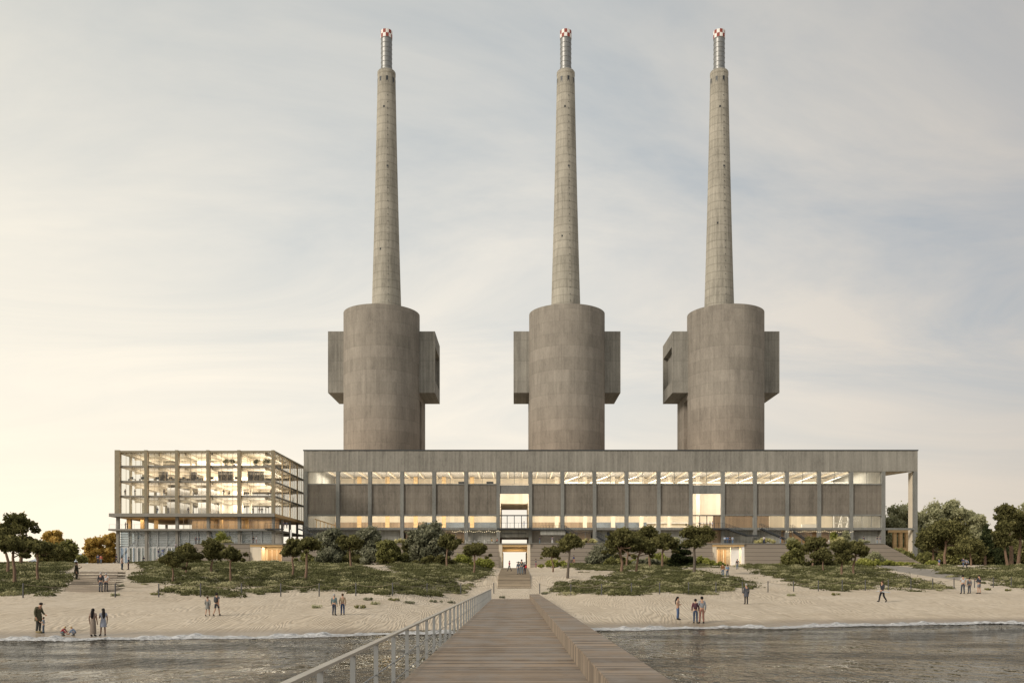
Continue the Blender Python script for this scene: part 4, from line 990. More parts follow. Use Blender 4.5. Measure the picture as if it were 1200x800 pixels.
tree('crooked_pine', 'slim pale trunked pine with a drooping crown right of the main entrance', None, 'open', 'pine', 665, 677, None, 626, 646, 655, 683, 3600, .15, BARKG)
tree('shrub', 'silvery round shrub at the wall right of the main entrance', None, 'bush', 'olive', 702, 662, 180, 636, 662, 689, 722, 3600, .22, trunk=False, cat='shrub')
tree(P_, 'tall broad pine, leftmost of the dense group before the hall', UP, 'umbrella', 'pine', 728, 671, None, 616, 650, 709, 746, 7800, .17)
tree(P_, 'pine with forked trunk behind the dense group before the hall', UP, 'umbrella', 'pine', 734, 661, 165, 624, 652, 722, 752, 4200, .2)
tree(P_, 'pine with a leaning trunk in the middle of the dense group', UP, 'umbrella', 'pine', 745, 671, None, 628, 650, 738, 768, 4600, .17)
tree(P_, 'high crowned pine at the back of the dense group', UP, 'umbrella', 'pine', 762, 662, 160, 616, 642, 742, 776, 5600, .2)
tree(P_, 'dark flat crowned pine at the right of the dense group', UP, 'umbrella', 'pine', 776, 663, 150, 625, 646, 762, 793, 5200, .18)
tree('layered_conifer', 'low spreading conifer with layered branches behind the pale trunk', None, 'layer', 'dark', 800, 664, 165, 637, 665, 781, 817, 4600, .2, trunk=False)
tree('crooked_pine', 'pine with a bare pale trunk left of the lit side entrance', None, 'open', 'pine', 813.5, 672, None, 618, 641, 798, 834, 4600, .16, BARKG)
tree('shrub', 'loose many stemmed shrub against the boarded wall', None, 'airy', 'green', 935, 661, 165, 632, 664, 919, 948, 3600, .2, BARKG, cat='shrub')
tree(P_, 'pine crown rising behind the loose many stemmed shrub', UP, 'umbrella', 'pine', 952, 662, 160, 628, 647, 942, 970, 3600, .19)
tree(P_, 'low umbrella pine left of the pine with the uneven crown', UP, 'umbrella', 'pine', 965, 669, None, 642, 657, 951, 977, 3400, .15)
tree('crooked_pine', 'pine with an uneven crown reaching low on the right dune', None, 'open', 'pine', 986.5, 675, None, 633, 661, 974, 1001, 3800, .15)
tree(P_, 'umbrella pine with a tidy dark crown, rightmost on the dune before the steps', UP, 'umbrella', 'pine', 1000.5, 675, None, 634, 653, 989, 1017, 4400, .15)
# woods on the right
WG = 'trees of the wood right of the hall'
for (px, top, bot, x0, x1, D, lab, lf, kd) in (
  (1056, 583, 662, 1032, 1078, 262, 'leafy tree seen through the tall open bay of the hall', 'pale', 'round'),
  (1090, 583, 662, 1068, 1114, 270, 'leafy tree just right of the end column of the hall', 'pale', 'round'),
  (1118, 586, 660, 1096, 1142, 275, 'pale airy tree topping the wood behind the broad dark pine', 'pale', 'airy'),
  (1140, 602, 660, 1122, 1160, 272, 'pale airy tree sloping down toward the gap in the wood', 'pale', 'airy'),
  (1196, 584, 655, 1180, 1222, 268, 'pale leafy tree at the right edge of the picture', 'pale', 'round')):
    tree('leafy_tree', lab, WG, kd, lf, px, 664, D, top, bot, x0, x1, 10500, .40 if kd == 'airy' else .36, BARKG)
tree(P_, 'umbrella pine with an orange trunk nearest the hall end column', WG, 'umbrella', 'pine', 1093, 663, 195, 622, 650, 1074, 1112, 7200, .25)
tree(P_, 'broadest dark umbrella pine of the wood with a forked trunk', WG, 'umbrella', 'pine', 1107.5, 665, 190, 610, 642, 1084, 1133, 9800, .25)
tree(P_, 'umbrella pine beside the two walkers on the sand path', WG, 'umbrella', 'pine', 1138, 667, 185, 628, 652, 1120, 1154, 6200, .23)
tree('conical_pine', 'narrow conical pine in the gap of the wood', WG, 'cone', 'dark', 1154.5, 665, 195, 616, 652, 1147, 1164, 3600, .25)
tree('tall_pine', 'leaning tall pine with a bare trunk, left of two tall ones', WG, 'open', 'pine', 1181, 665, 195, 612, 646, 1162, 1188, 3900, .25)
tree('tall_pine', 'tallest pine with a long bare trunk at the right', WG, 'open', 'pine', 1185, 661, 200, 591, 625, 1166, 1190, 4600, .25)
tree('tall_pine', 'tall dark pine cut by the right edge of the picture', WG, 'open', 'pine', 1193, 655, 205, 599, 640, 1185, 1208, 4200, .25)
for i, (x0, x1, top, lf, lb) in enumerate(((1072, 1100, 646, 'green', 'undergrowth behind the nearest wood pine'), (1098, 1136, 640, 'green', 'olive green undergrowth below the broad dark pine'), (1130, 1166, 641, 'pine', 'dark undergrowth behind the walkers'),
      (1160, 1190, 640, 'dark', 'very dark undergrowth left of the tall pines'), (1184, 1225, 632, 'pine', 'tall dark undergrowth at the right edge'), (1036, 1072, 640, 'green', 'undergrowth seen through the open bay'))):
    tree('undergrowth_shrub', lb, 'undergrowth of the wood', 'bush', lf, (x0+x1)/2, 664, 222, top, 668, x0, x1, 5600, .34, trunk=False, cat='shrub')
for i, (x0, x1, top, D) in enumerate(((1140, 1200, 620, 300), (1060, 1150, 622, 305))):
    tree('far_tree', ['dense dark tree mass closing the wood at the right', 'dense dark tree mass closing the wood behind the pines'][i], None, 'round', 'pine', (x0+x1)/2, 664, D, top, 668, x0, x1, 9000, .6)
for i, (x0, x1, top, lf, D, lb) in enumerate((
   (342, 374, 648, 'green', 175, 'low green shrubs between the lit doors and the left olive'), (366, 402, 643, 'olive', 170, 'grey green shrub mass at the foot of the left olive'), (396, 428, 645, 'pine', 172, 'dark shrub mass between the two olives'),
   (422, 458, 643, 'olive', 168, 'grey green shrub mass at the foot of the right olive'), (452, 486, 641, 'green', 170, 'leafy green shrub between the dark round shrub and the biggest olive'), (482, 536, 649, 'pine', 160, 'dark shrub mass under the biggest olive'),
   (708, 742, 650, 'green', 172, 'green shrub under the leftmost dense pine'), (738, 776, 653, 'olive', 176, 'grey green shrub under the leaning pine'), (770, 800, 652, 'green', 178, 'green shrub left of the layered conifer'),
   (912, 948, 646, 'green', 172, 'leafy shrub mass against the wall left of the low umbrella pine'), (944, 982, 650, 'pine', 170, 'dark shrub mass below the paired pine crowns'), (976, 1004, 652, 'green', 172, 'green shrub mass behind the uneven crowned pine'),
   (205, 240, 655, 'pine', 165, 'dark low shrubs behind the leftmost small pines'), (236, 286, 656, 'olive', 168, 'grey low shrubs before the boarded terrace wall'), (1084, 1100, 655, 'lime', 190, 'light green shrub at the edge of the right wood'))):
    tree('dune_shrub', lb, 'shrubs among the dune trees', 'bush', lf, (x0+x1)/2, 664, D, top, 668, x0, x1, 4200, .2, trunk=False, cat='shrub')
# hedges along the plinth
HG = 'bright green hedges along the terrace wall'
for i, (x0, x1, top, lf, D, lab) in enumerate((
   (629, 672, 655, 'lime', 180, 'bright low hedge right of the main entrance'), (704, 752, 650, 'lime', 190, 'bright green hedge behind the leftmost dense pines'),
   (744, 800, 649, 'lime', 192, 'bright green hedge behind the dark flat crowned pine'), (798, 842, 652, 'lime', 188, 'bright green hedge sloping down to the lit side entrance'), (836, 850, 658, 'lime', 185, 'tail of the bright hedge by the two walkers'),
   (998, 1035, 653, 'lime', 178, 'bright hedge at the left foot of the broad steps'), (1028, 1058, 655, 'lime', 180, 'bright hedge along the middle of the broad steps'), (1050, 1080, 658, 'lime', 185, 'bright hedge tapering off at the end of the broad steps'),
   (528, 556, 648, 'lime', 185, 'bright hedge behind the ball crowned pine'), (550, 584, 653, 'lime', 180, 'bright hedge sloping down to the main entrance'), (466, 500, 651, 'green', 175, 'low flowering hedge left of the biggest olive'),
   (1005, 1042, 647, 'pale', 192, 'feathery dry grass clump on the broad steps'), (284, 340, 656, 'pale', 178, 'low dry shrubs under the lit recessed doors'))):
    tree('hedge_shrub', lab, HG if lf == 'lime' else None, 'bush', lf, (x0+x1)/2, 664, D, top, 666 if lf != 'pale' else 662, x0, x1, 4200, .17, trunk=False, cat='shrub')
# planting on the terrace
for i, (x0, x1, top, lf, D, lab) in enumerate((
   (238, 276, 631, 'cream', 207.5, 'low yellow green planting at the edge of the left terrace'), (252, 270, 621, 'lime', 208, 'yellow green bush behind two people on the left terrace'),
   (458, 482, 631, 'cream', 207.5, 'low yellow planting on the terrace between the olives'), (676, 704, 630, 'cream', 207.5, 'yellow planting on the terrace above the silvery shrub'),
   (883, 913, 629, 'cream', 207.5, 'row of cream shrubs under the steel stair'), (921, 934, 630, 'pale', 207.5, 'dull green shrub on the terrace beside the small bronze tree'), (970, 992, 628, 'cream', 207.5, 'cream shrubs below the yellow sapling'),
   (972, 982, 621, 'lime', 208, 'slim yellow sapling on the terrace at the right'), (985, 997, 620, 'pale', 208, 'small olive green sapling on the terrace right of the yellow one'), (994, 1022, 631, 'pale', 207.5, 'low dark planting at the right end of the terrace'),
   (786, 798, 629, 'pale', 207.5, 'pale shrub on the terrace behind the pine trunks'))):
    tree('terrace_shrub', lab, 'planting on the terrace', 'bush' if x1-x0 > 14 else 'round', lf, (x0+x1)/2, 636, D, top, 637, x0, x1, 1500, .15, trunk=False, cat='shrub')
for (px, py, lab) in ((300, 546, 0), (265, 546, 0), (312, 546, 0), (274, 546, 0)):
    y = DL+2.2; x = X(px, y); t = thing('potted_shrub', (x, y, z4+.12), {300: 'leafy plant left of the corner plant on the top storey', 265: 'leafy plant left in the fourth bay of the top storey', 312: 'bushy plant in the corner of the top storey', 274: 'leafy plant right in the fourth bay of the top storey'}[px], 'plant', 'plants on the top storey')
    MB().lathe(x, y, [(.3, z4+.14), (.42, z4+.7), (.36, z4+.7)], 14).build('pot', M['innergrey'], t)
    V, tone = leaves([(x+RNG.uniform(-.7, .7), y+RNG.uniform(-.4, .4), z4+1.1+RNG.uniform(0, .7), .5, .5, .4) for _ in range(6)], 520, .11); np_mesh('foliage', V, 4, LM['green'], tone, t)

# ------------------------------------------------------------------ dune scrub
def scatter(n, x0, x1, y0, y1):
    x = RNG.uniform(x0, x1, n); y = y0+(y1-y0)*RNG.random(n)**1.25; k = veg_mask(x, y) & ((np.abs(x) > 3.3)); return x[k], y[k]
def tufts(name, n_try, x0, x1):
    x, y = scatter(n_try, x0, x1, 70, 204); n = len(x); z = H(x, y)
    mound = np.clip(.5+.5*(np.sin(x*.9+1.1*np.sin(y*.35))*np.sin(y*.55+.8*np.sin(x*.6))+.35*np.sin(x*2.3+y*1.9)), 0, 1)
    nb = 10; X_ = np.repeat(x, nb); Y_ = np.repeat(y, nb); Z_ = np.repeat(z, nb); mo = np.repeat(mound, nb)
    m_ = n*nb; sp_ = .22+.26*mo
    ox, oy = RNG.normal(0, 1, m_)*sp_, RNG.normal(0, 1, m_)*sp_; rr = np.sqrt(ox**2+oy**2)/(sp_*2)
    hh = (.10+.5*mo**1.4*np.repeat(.4+RNG.random(n), nb))*np.clip(1-rr*.7, .15, 1)
    c = np.stack([X_+ox, Y_+oy, Z_+hh*(.35+.65*RNG.random(m_))], 1)
    nr = rdir(m_)+np.array([0, -.3, .7]); nr /= np.linalg.norm(nr, axis=1)[:, None]
    u = np.cross(nr, rdir(m_)); u /= np.linalg.norm(u, axis=1)[:, None]; v = np.cross(nr, u)
    s_ = (.05+.08*RNG.random(m_))[:, None]
    V = np.stack([c-u*s_-v*s_*.4, c+u*s_*1.1-v*s_*.3, c+u*s_*.1+v*s_*.9], 1).reshape(-1, 3)
    pale = np.clip(np.sin(X_*.30+Y_*.55)*np.sin(Y_*.26+X_*.11+1)*1.6-.3, 0, 1)
    lowf = np.sin(X_*.16+Y_*.21+1.5*np.sin(Y_*.07))*np.sin(Y_*.17-X_*.07+2)+.5*np.sin(X_*.5+Y_*.31)
    tone = np.clip(.10*lowf+.02+.20*RNG.random(m_)+np.repeat(.30*RNG.random(n), nb)+.42*(c[:, 2]-Z_)/.8+.5*pale*RNG.random(m_), 0, 1)  # higher leaves lightened in the tone, as if lit from above
    V2, t2 = cushions(9500, x0, x1, 180); V = np.concatenate([V, V2]); tone = np.concatenate([tone*.8, t2])
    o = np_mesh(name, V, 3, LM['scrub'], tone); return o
def cushions(n_try, x0, x1, per):
    x, y = scatter(n_try, x0, x1, 70, 204); n = len(x); z = H(x, y); r = .35+1.0*RNG.random(n)**2; hh = r*(.24+.26*RNG.random(n))
    fam = np.clip(.5+.5*np.sin(x*.23+y*.31+np.sin(y*.11)*2)*np.sin(y*.19-x*.13), 0, 1)
    base = np.where(RNG.random(n) < .18+.3*fam, .50, .10)+.14*RNG.random(n)
    k = np.repeat(np.arange(n), np.maximum(30, (per*r*1.4).astype(int))); m_ = len(k)
    d = rdir(m_); d[:, 2] = np.abs(d[:, 2]); q = .78+.3*RNG.random(m_)
    wob = 1+.22*np.sin(np.arctan2(d[:, 1], d[:, 0])*3+k)
    c = np.stack([x[k]+d[:, 0]*r[k]*q*wob, y[k]+d[:, 1]*r[k]*q*wob, z[k]+d[:, 2]*hh[k]*q-.04], 1)
    nr = d*.8+rdir(m_)*.8; nr /= np.linalg.norm(nr, axis=1)[:, None]
    u = np.cross(nr, rdir(m_)); u /= np.linalg.norm(u, axis=1)[:, None]; v = np.cross(nr, u); s_ = (.05+.06*RNG.random(m_))[:, None]
    V = np.stack([c-u*s_-v*s_*.4, c+u*s_*1.1-v*s_*.3, c+u*s_*.1+v*s_*1.2], 1).reshape(-1, 3)
    return V, np.clip(base[k]+.26*d[:, 2]+.24*(RNG.random(m_)-.35), 0, 1)  # cushion tops lightened, shaded gaps darkened in the tone
for i, (a, c_, n_) in enumerate(((-120, -3.4, 38000), (3.4, 130, 38000))):
    o = tufts('dune_scrub', n_, a, c_); tag(o, ['low olive green scrub spread over the dunes left of the pier axis', 'low olive green scrub spread over the dunes right of the pier axis'][i], 'ground cover', None, 'stuff')
# single plants on the bare sand
BP = [(369.5, 712, 'dry yellow plant left of the two men'), (421, 712, 'green plant just right of the man in the tan jacket'), (431, 703, 'small plant below the scrub edge right of the two men'), (440, 708, 'sparse plant midway between the men and the railing'),
      (462, 703.5, 'small upright plant below the scrub edge'), (480, 707, 'broad yellowing plant on the sand'), (511, 705.5, 'grey green clump left of the railing end'), (531, 706.5, 'small grey clump nearest the railing end'), (588, 700.5, 'tiny plant at the end of the pier deck'),
      (137, 698, 'small dark plant behind the fence post by the timber steps'), (184, 697, 'dry clump at the foot of a fence post'), (142, 687, 'flat dark plant beside the timber steps'), (927, 698, 'yellow plant right of the grey man'), (980, 697, 'low grey driftwood plant between the fence and the walking man'),
      (638, 696, 'first of two small brown plants at the bench end'), (641, 695, 'second of two small brown plants at the bench end, nearer the scrub'), (1157, 691, 'dry plant right of the group of three'), (1165, 686, 'low plant behind the group of three'), (1102, 692, 'dark plant left of the group of three'), (1180, 692, 'lone plant on the sand at the far right')]
for i, (px, py, lab) in enumerate(BP):
    x, y, z = at(px, py); n = 90; t = thing('sand_plant', (x, y, z), lab, 'plant', 'small plants on the bare sand')
    r = [.45, .5, .4][i % 3]*(1.2 if i in (5, 6) else .8); sub = [(x+RNG.uniform(-r, r), y+RNG.uniform(-r, r), z+.1, .14, .14, .14) for _ in range(8)]
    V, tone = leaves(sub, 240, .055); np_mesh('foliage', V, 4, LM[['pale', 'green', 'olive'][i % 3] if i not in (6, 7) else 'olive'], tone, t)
    b = MB()
    for k in range(7): q_ = sub[k]; b.tube([(x, y, z-.05), q_[:3]], [.012, .006], 4)
    b.build('stem', BARKG, t)

# ------------------------------------------------------------------ rope fence
FP = [(27, 700), (135, 699.5), (186, 699.5), (235, 699), (283, 698.5), (329, 698.5), (374, 698.5), (417, 698), (460, 697.5), (500.5, 697), (540, 696), (578.7, 695), (632.5, 695.5), (669, 696.5), (705, 697), (740, 696.5), (773, 696), (807, 695.5), (839, 695), (870, 694.5), (900, 693.5), (930, 692.8), (959, 692.3), (987, 692), (1014, 691.5), (1041, 691), (1067.5, 690.3), (1093, 689.5), (1118, 689), (1142, 688.5), (1164, 688), (1185, 687.5)]
M['postgrey'] = plain('dark weathered post', (.085, .085, .085), .7); ropes = [[], []]
for i, (px, py) in enumerate(FP):
    x, y, z = at(px, py); side = 0 if px < 600 else 1
    o = MB().tube([(x, y, z-.3), (x, y, z+1.17), (x, y, z+1.2)], [.055, .055, .035], 10).build('fence_post', M['postgrey'], None, (x, y, z))
    where = ('left of the pier' if side == 0 else 'right of the pier'); lab = {0: 'grey fence post at the far left below the scrub', 1: 'grey fence post at the right foot of the timber steps', 11: 'grey fence post at the left corner of the pier end', 12: 'grey fence post beside the far end of the bench', 19: 'grey fence post just left of the man in grey'}.get(i)
    tag(o, lab or 'short grey fence post in the rope fence %s' % where, 'post', 'fence posts left of the pier' if side == 0 else 'fence posts right of the pier')
    ropes[side].append(Vector((x, y, z+1.1)))
for s, pts in enumerate(ropes):
    b = MB()
    for a, c_ in zip(pts, pts[1:]):
        seg = [a.lerp(c_, k/6)+Vector((0, 0, -.28*4*(k/6)*(1-k/6))) for k in range(7)]; b.tube(seg, .014, 5, False)
    o = b.build('fence_rope', M['sleeper'], None, pts[0]); tag(o, ['thin sagging rope strung along the fence posts left of the pier', 'thin sagging rope strung along the fence posts right of the pier'][s], 'rope')
# terrace furniture
for px, lab in ((552.5, 'left'), (561.5, 'middle'), (567, 'right')):
    pass
for i, (px, lab) in enumerate(((551, 'leftmost'), (562, 'second'), (573, 'third'), (966, 'fourth'))):
    y = 208.2; x = X(px, y); t = thing('cafe_table', (x, y, TER), {0: 'small white cafe table, leftmost on the terrace left of the entrance', 1: 'white cafe table in the middle of three left of the entrance', 2: 'white cafe table nearest the entrance beside two seated people', 3: 'small white cafe table before the right glazed shopfront'}[i], 'table', 'cafe tables on the terrace')
    MB().lathe(x, y, [(.42, TER+.72), (.42, TER+.75)], 18).build('tabletop', M['white'], t); MB().tube([(x, y, TER), (x, y, TER+.715)], .035, 8).build('leg', M['steel'], t); MB().lathe(x, y, [(.25, TER), (.25, TER+.03)], 16).build('base', M['steel'], t)
    for s in (-1, 1):
        c_ = thing('cafe_chair', (x+s*.85, y, TER), 'white chair on the %s side of the %s cafe table' % ('left' if s < 0 else 'right', ['leftmost', 'middle', 'entrance side', 'right shopfront'][i]), 'chair', 'white cafe chairs')
        xx = x+s*.85; MB().box(xx-.22, xx+.22, y-.22, y+.22, TER+.43, TER+.46).build('seat', M['white'], c_)
        MB().box(xx+s*.20, xx+s*.23, y-.22, y+.22, TER+.461, TER+.88).build('backrest', M['white'], c_)
        for u in (-.19, .19):
            for v in (-.19, .19): MB().box(xx+u-.015, xx+u+.015, y+v-.015, y+v+.015, TER, TER+.429).build('leg', M['white'], c_)
# string of lights along the hall
for (pa, pb, nn_, lab) in ((528, 586, 26, 'string of small lights hanging over the cafe tables left of the entrance'), (918, 998, 34, 'string of small lights hanging over the glazed shopfront at the right')):
    t = thing('string_lights', (xh((pa+pb)/2), DF-1, zf(621)), lab, 'lights'); b = MB(); pts = []
    for k in range(nn_+1): f = k/nn_; pts.append(Vector((xh(pa+(pb-pa)*f), DF-.9, zf(621.2)-.35*abs(math.sin(f*nn_/5*math.pi))-.05)))
    b.tube(pts, .012, 4, False); b.build('cable', M['darksteel'], t); b = MB()
    for p in pts[1:]: b.add(*(lambda c: ([(c.x, c.y, c.z-.14), (c.x-.06, c.y, c.z-.07), (c.x, c.y-.06, c.z-.07), (c.x+.06, c.y, c.z-.07), (c.x, c.y+.06, c.z-.07), (c.x, c.y, c.z)], [(0,1,2),(0,2,3),(0,3,4),(0,4,1),(5,2,1),(5,3,2),(5,4,3),(5,1,4)]))(p))
    b.build('bulb', emit('warm bulb '+lab[-5:], (1, .82, .5), 5), t)
# ================================================================== people
def clothm(nm, c): return plain(nm, c, .85, .18, scale=9)
CM = {}
def cm(c):
    k = tuple(round(v, 3) for v in c)
    if k not in CM: CM[k] = clothm('cloth %03d' % len(CM), k)
    return CM[k]
SKIN = plain('skin', (.42, .25, .17), .6, .06); SKIN2 = plain('darker skin', (.20, .11, .07), .6, .06)
def pose(kind, var=0):
    J = dict(pel=(0, 0, .96), waist=(0, 0, 1.10), chest=(0, .0, 1.30), neck=(0, 0, 1.47), head=(0, -.02, 1.60), top=(0, -.01, 1.68),
             nose=(0, -.125, 1.60))
    for s, n in ((-1, 'L'), (1, 'R')):
        J['sh'+n] = (s*.175, 0, 1.40); J['el'+n] = (s*.235, .03, 1.13); J['wr'+n] = (s*.24, -.05, .89); J['ha'+n] = (s*.24, -.08, .82)
        J['hip'+n] = (s*.09, 0, .90); J['kn'+n] = (s*.10, -.02, .49); J['an'+n] = (s*.11, .02, .09); J['to'+n] = (s*.13, -.15, .035)
    if kind == 'walk':
        J['knL'] = (-.09, -.17, .50); J['anL'] = (-.09, -.26, .11); J['toL'] = (-.09, -.42, .08)
        J['knR'] = (.09, .07, .49); J['anR'] = (.09, .34, .14); J['toR'] = (.09, .22, .03)
        J['elL'] = (-.24, .14, 1.15); J['wrL'] = (-.23, .12, .91); J['haL'] = (-.23, .09, .84)
        J['elR'] = (.24, -.06, 1.14); J['wrR'] = (.22, -.24, .95); J['haR'] = (.21, -.31, .93)
    if kind == 'talk' or kind == 'phone':
        J['elR'] = (.22, -.06, 1.13); J['wrR'] = (.13, -.28, 1.20); J['haR'] = (.10, -.34, 1.25)
        if kind == 'phone': J['elL'] = (-.22, -.05, 1.13); J['wrL'] = (-.10, -.25, 1.14); J['haL'] = (-.04, -.30, 1.16)
        J['knR'] = (.12, -.03, .49); J['anR'] = (.15, .0, .09); J['toR'] = (.19, -.16, .035)
    if kind == 'bow':
        J['chest'] = (0, -.04, 1.29); J['neck'] = (0, -.08, 1.45); J['head'] = (0, -.16, 1.56); J['top'] = (0, -.20, 1.63); J['nose'] = (0, -.25, 1.52)
        J['elR'] = (.22, -.10, 1.12); J['wrR'] = (.15, -.30, 1.02); J['haR'] = (.13, -.38, 1.00)
    if kind == 'folded':
        for s, n in ((-1, 'L'), (1, 'R')): J['el'+n] = (s*.23, -.02, 1.13); J['wr'+n] = (s*.02, -.20, 1.12); J['ha'+n] = (-s*.08, -.21, 1.15)
    if kind == 'point':
        J['elR'] = (.40, -.16, 1.38); J['wrR'] = (.58, -.30, 1.42); J['haR'] = (.66, -.35, 1.44)
    if kind == 'hip':
        J['elL'] = (-.36, .05, 1.16); J['wrL'] = (-.18, -.04, 1.02); J['haL'] = (-.13, -.07, 1.0)
    if kind == 'crouch':
        J.update(pel=(0, .16, .34), waist=(0, .10, .46), chest=(0, -.06, .62), neck=(0, -.18, .74), head=(0, -.27, .81), top=(0, -.30, .89), nose=(0, -.37, .78))
        for s, n in ((-1, 'L'), (1, 'R')):
            J['hip'+n] = (s*.09, .15, .30); J['kn'+n] = (s*.17, -.18, .42); J['an'+n] = (s*.14, .02, .09); J['to'+n] = (s*.16, -.15, .035)
            J['sh'+n] = (s*.16, -.12, .70); J['el'+n] = (s*.20, -.28, .48); J['wr'+n] = (s*.14, -.44, .27); J['ha'+n] = (s*.10, -.50, .17)
    if kind == 'sit':
        dz = -.46
        for k in ('pel', 'waist', 'chest', 'neck', 'head', 'top', 'nose'): x, y, z = J[k]; J[k] = (x, y+.05, z+dz)
        for s, n in ((-1, 'L'), (1, 'R')):
            for k in ('sh', 'el'): x, y, z = J[k+n]; J[k+n] = (x, y+.03, z+dz)
            J['wr'+n] = (s*.17, -.22, .66); J['ha'+n] = (s*.14, -.30, .64)
            J['hip'+n] = (s*.10, .03, .50); J['kn'+n] = (s*.13, -.42, .50); J['an'+n] = (s*.13, -.40, .09); J['to'+n] = (s*.14, -.57, .035)
    return {k: Vector(v) for k, v in J.items()}
def skin_mesh(edges, J, rad, root, sub=1):
    names = []
    for a, b in edges:
        for q in (a, b):
            if q not in names: names.append(q)
    me = bpy.data.meshes.new('skin'); me.from_pydata([J[n] for n in names], [(names.index(a), names.index(b)) for a, b in edges], [])
    o = bpy.data.objects.new('skin', me); COL.objects.link(o)
    bm = bmesh.new(); bm.from_mesh(me); ly = bm.verts.layers.skin.verify(); bm.verts.ensure_lookup_table()
    for i, n in enumerate(names):
        r = rad[n] if n in rad else rad[n[:-1]] if n[:-1] in rad else rad[n.rstrip('0123456789LR')]
        bm.verts[i][ly].radius = r if isinstance(r, tuple) else (r, r); bm.verts[i][ly].use_root = (n == root)
    bm.to_mesh(me); bm.free()
    o.modifiers.new('skin', 'SKIN').use_smooth_shade = True
    s = o.modifiers.new('sub', 'SUBSURF'); s.levels = sub; s.render_levels = sub
    dg = bpy.context.evaluated_depsgraph_get(); res = bpy.data.meshes.new_from_object(o.evaluated_get(dg)); 
    bpy.data.objects.remove(o); return res
SPINE = [('pel', 'waist'), ('waist', 'chest'), ('chest', 'neck')]
def side_edges(ch): return [(a+n, b+n) for n in 'LR' for a, b in ch]
BR = dict(pel=(.135, .10), waist=(.12, .09), chest=(.15, .105), neck=.058, head=.092, top=.072, nose=.018, sh=.062, el=.042, wr=.029, ha=.036, hip=.082, kn=.056, an=.038, to=.032)
CACHE = {}
def body_meshes(kind, near):
    key = (kind, near)
    if key in CACHE: return CACHE[key]
    J = pose(kind); rad = dict(BR)
    ed = SPINE+[('neck', 'head'), ('head', 'top'), ('head', 'nose')]+[('chest', 'shL'), ('chest', 'shR')]+side_edges([('sh', 'el'), ('el', 'wr'), ('wr', 'ha')])+[('pel', 'hipL'), ('pel', 'hipR')]+side_edges([('hip', 'kn'), ('kn', 'an'), ('an', 'to')])
    if near:                                                          # fingers, unequal and slightly curled
        for s, n in ((-1, 'L'), (1, 'R')):
            h = J['ha'+n]; d = (h-J['wr'+n]).normalized(); sd = d.cross(Vector((1, 0, 0)) if abs(d.x) < .7 else Vector((0, 0, 1))).normalized()
            for f, (off, ln) in enumerate(((-.03, .070), (-.01, .082), (.01, .078), (.03, .062))):
                J['f%da' % f+n] = h+d*.045+sd*off; J['f%db' % f+n] = h+d*(.045+ln)+sd*off*1.15+Vector((-s*.02, 0, 0))
                rad['f%da' % f] = .0095; rad['f%db' % f] = .008; ed += [('ha'+n, 'f%da' % f+n), ('f%da' % f+n, 'f%db' % f+n)]
            J['ta'+n] = h+sd*-.05+d*.0; J['tb'+n] = h-sd*.062+d*.045; rad['ta'] = .011; rad['tb'] = .009; ed += [('ha'+n, 'ta'+n), ('ta'+n, 'tb'+n)]
    body = skin_mesh(ed, J, rad, 'pel')
    # shirt or jacket
    J2 = dict(J); 
    for n in 'LR': J2['hip'+n] = J['hip'+n]
    def grow(f, add, names): return {k: ((v[0]+add, v[1]+add) if isinstance(v, tuple) else v+add)*1 if True else v for k, v in f.items()}
    g = lambda a: {k: ((v[0]+a, v[1]+a) if isinstance(v, tuple) else v+a) for k, v in BR.items()}
    r2 = g(.02); r2['neck'] = .07; J2['neck'] = J['neck'].lerp(J['chest'], .25)
    top = skin_mesh(SPINE+[('chest', 'shL'), ('chest', 'shR')]+side_edges([('sh', 'el'), ('el', 'wr')]), J2, r2, 'pel')
    J3 = dict(J); 
    for n in 'LR': J3['el'+n] = J['sh'+n].lerp(J['el'+n], .55)
    r3 = dict(r2); tee = skin_mesh(SPINE+[('chest', 'shL'), ('chest', 'shR')]+side_edges([('sh', 'el')]), {**J3, 'neck': J2['neck']}, r3, 'pel')
    r4 = g(.018); r4['an'] = .06; J4 = dict(J)
    tr = skin_mesh([('waist', 'pel'), ('pel', 'hipL'), ('pel', 'hipR')]+side_edges([('hip', 'kn'), ('kn', 'an')]), {**J4, 'waist': J['waist'].lerp(J['pel'], .6)}, r4, 'pel')
    J5 = dict(J)
    for n in 'LR': J5['kn'+n] = J['hip'+n].lerp(J['kn'+n], .85)
    r5 = g(.028); sh = skin_mesh([('waist', 'pel'), ('pel', 'hipL'), ('pel', 'hipR')]+side_edges([('hip', 'kn')]), {**J5, 'waist': J['waist'].lerp(J['pel'], .6)}, r5, 'pel')
    r6 = dict(BR); r6['an'] = .05; r6['to'] = .048; shoe = []
    b = MB()
    for n in 'LR':
        a, t_ = J['an'+n], J['to'+n]; b.tube([a+Vector((0, .05, -.03)), a+Vector((0, 0, -.02)), a.lerp(t_, .6), t_+(t_-a).normalized()*.05], [.035, .052, .048, .022], 10)
    b_ = b
    # hair cap
    hd = J['head'].lerp(J['top'], .45); f = (J['nose']-J['head']); f.z = 0
    f = f.normalized() if f.length > .01 else Vector((0, -1, 0))
    CACHE[key] = dict(body=body, jacket=top, tee=tee, trousers=tr, shorts=sh, shoe=b_, J=J, hd=hd, f=f); return CACHE[key]
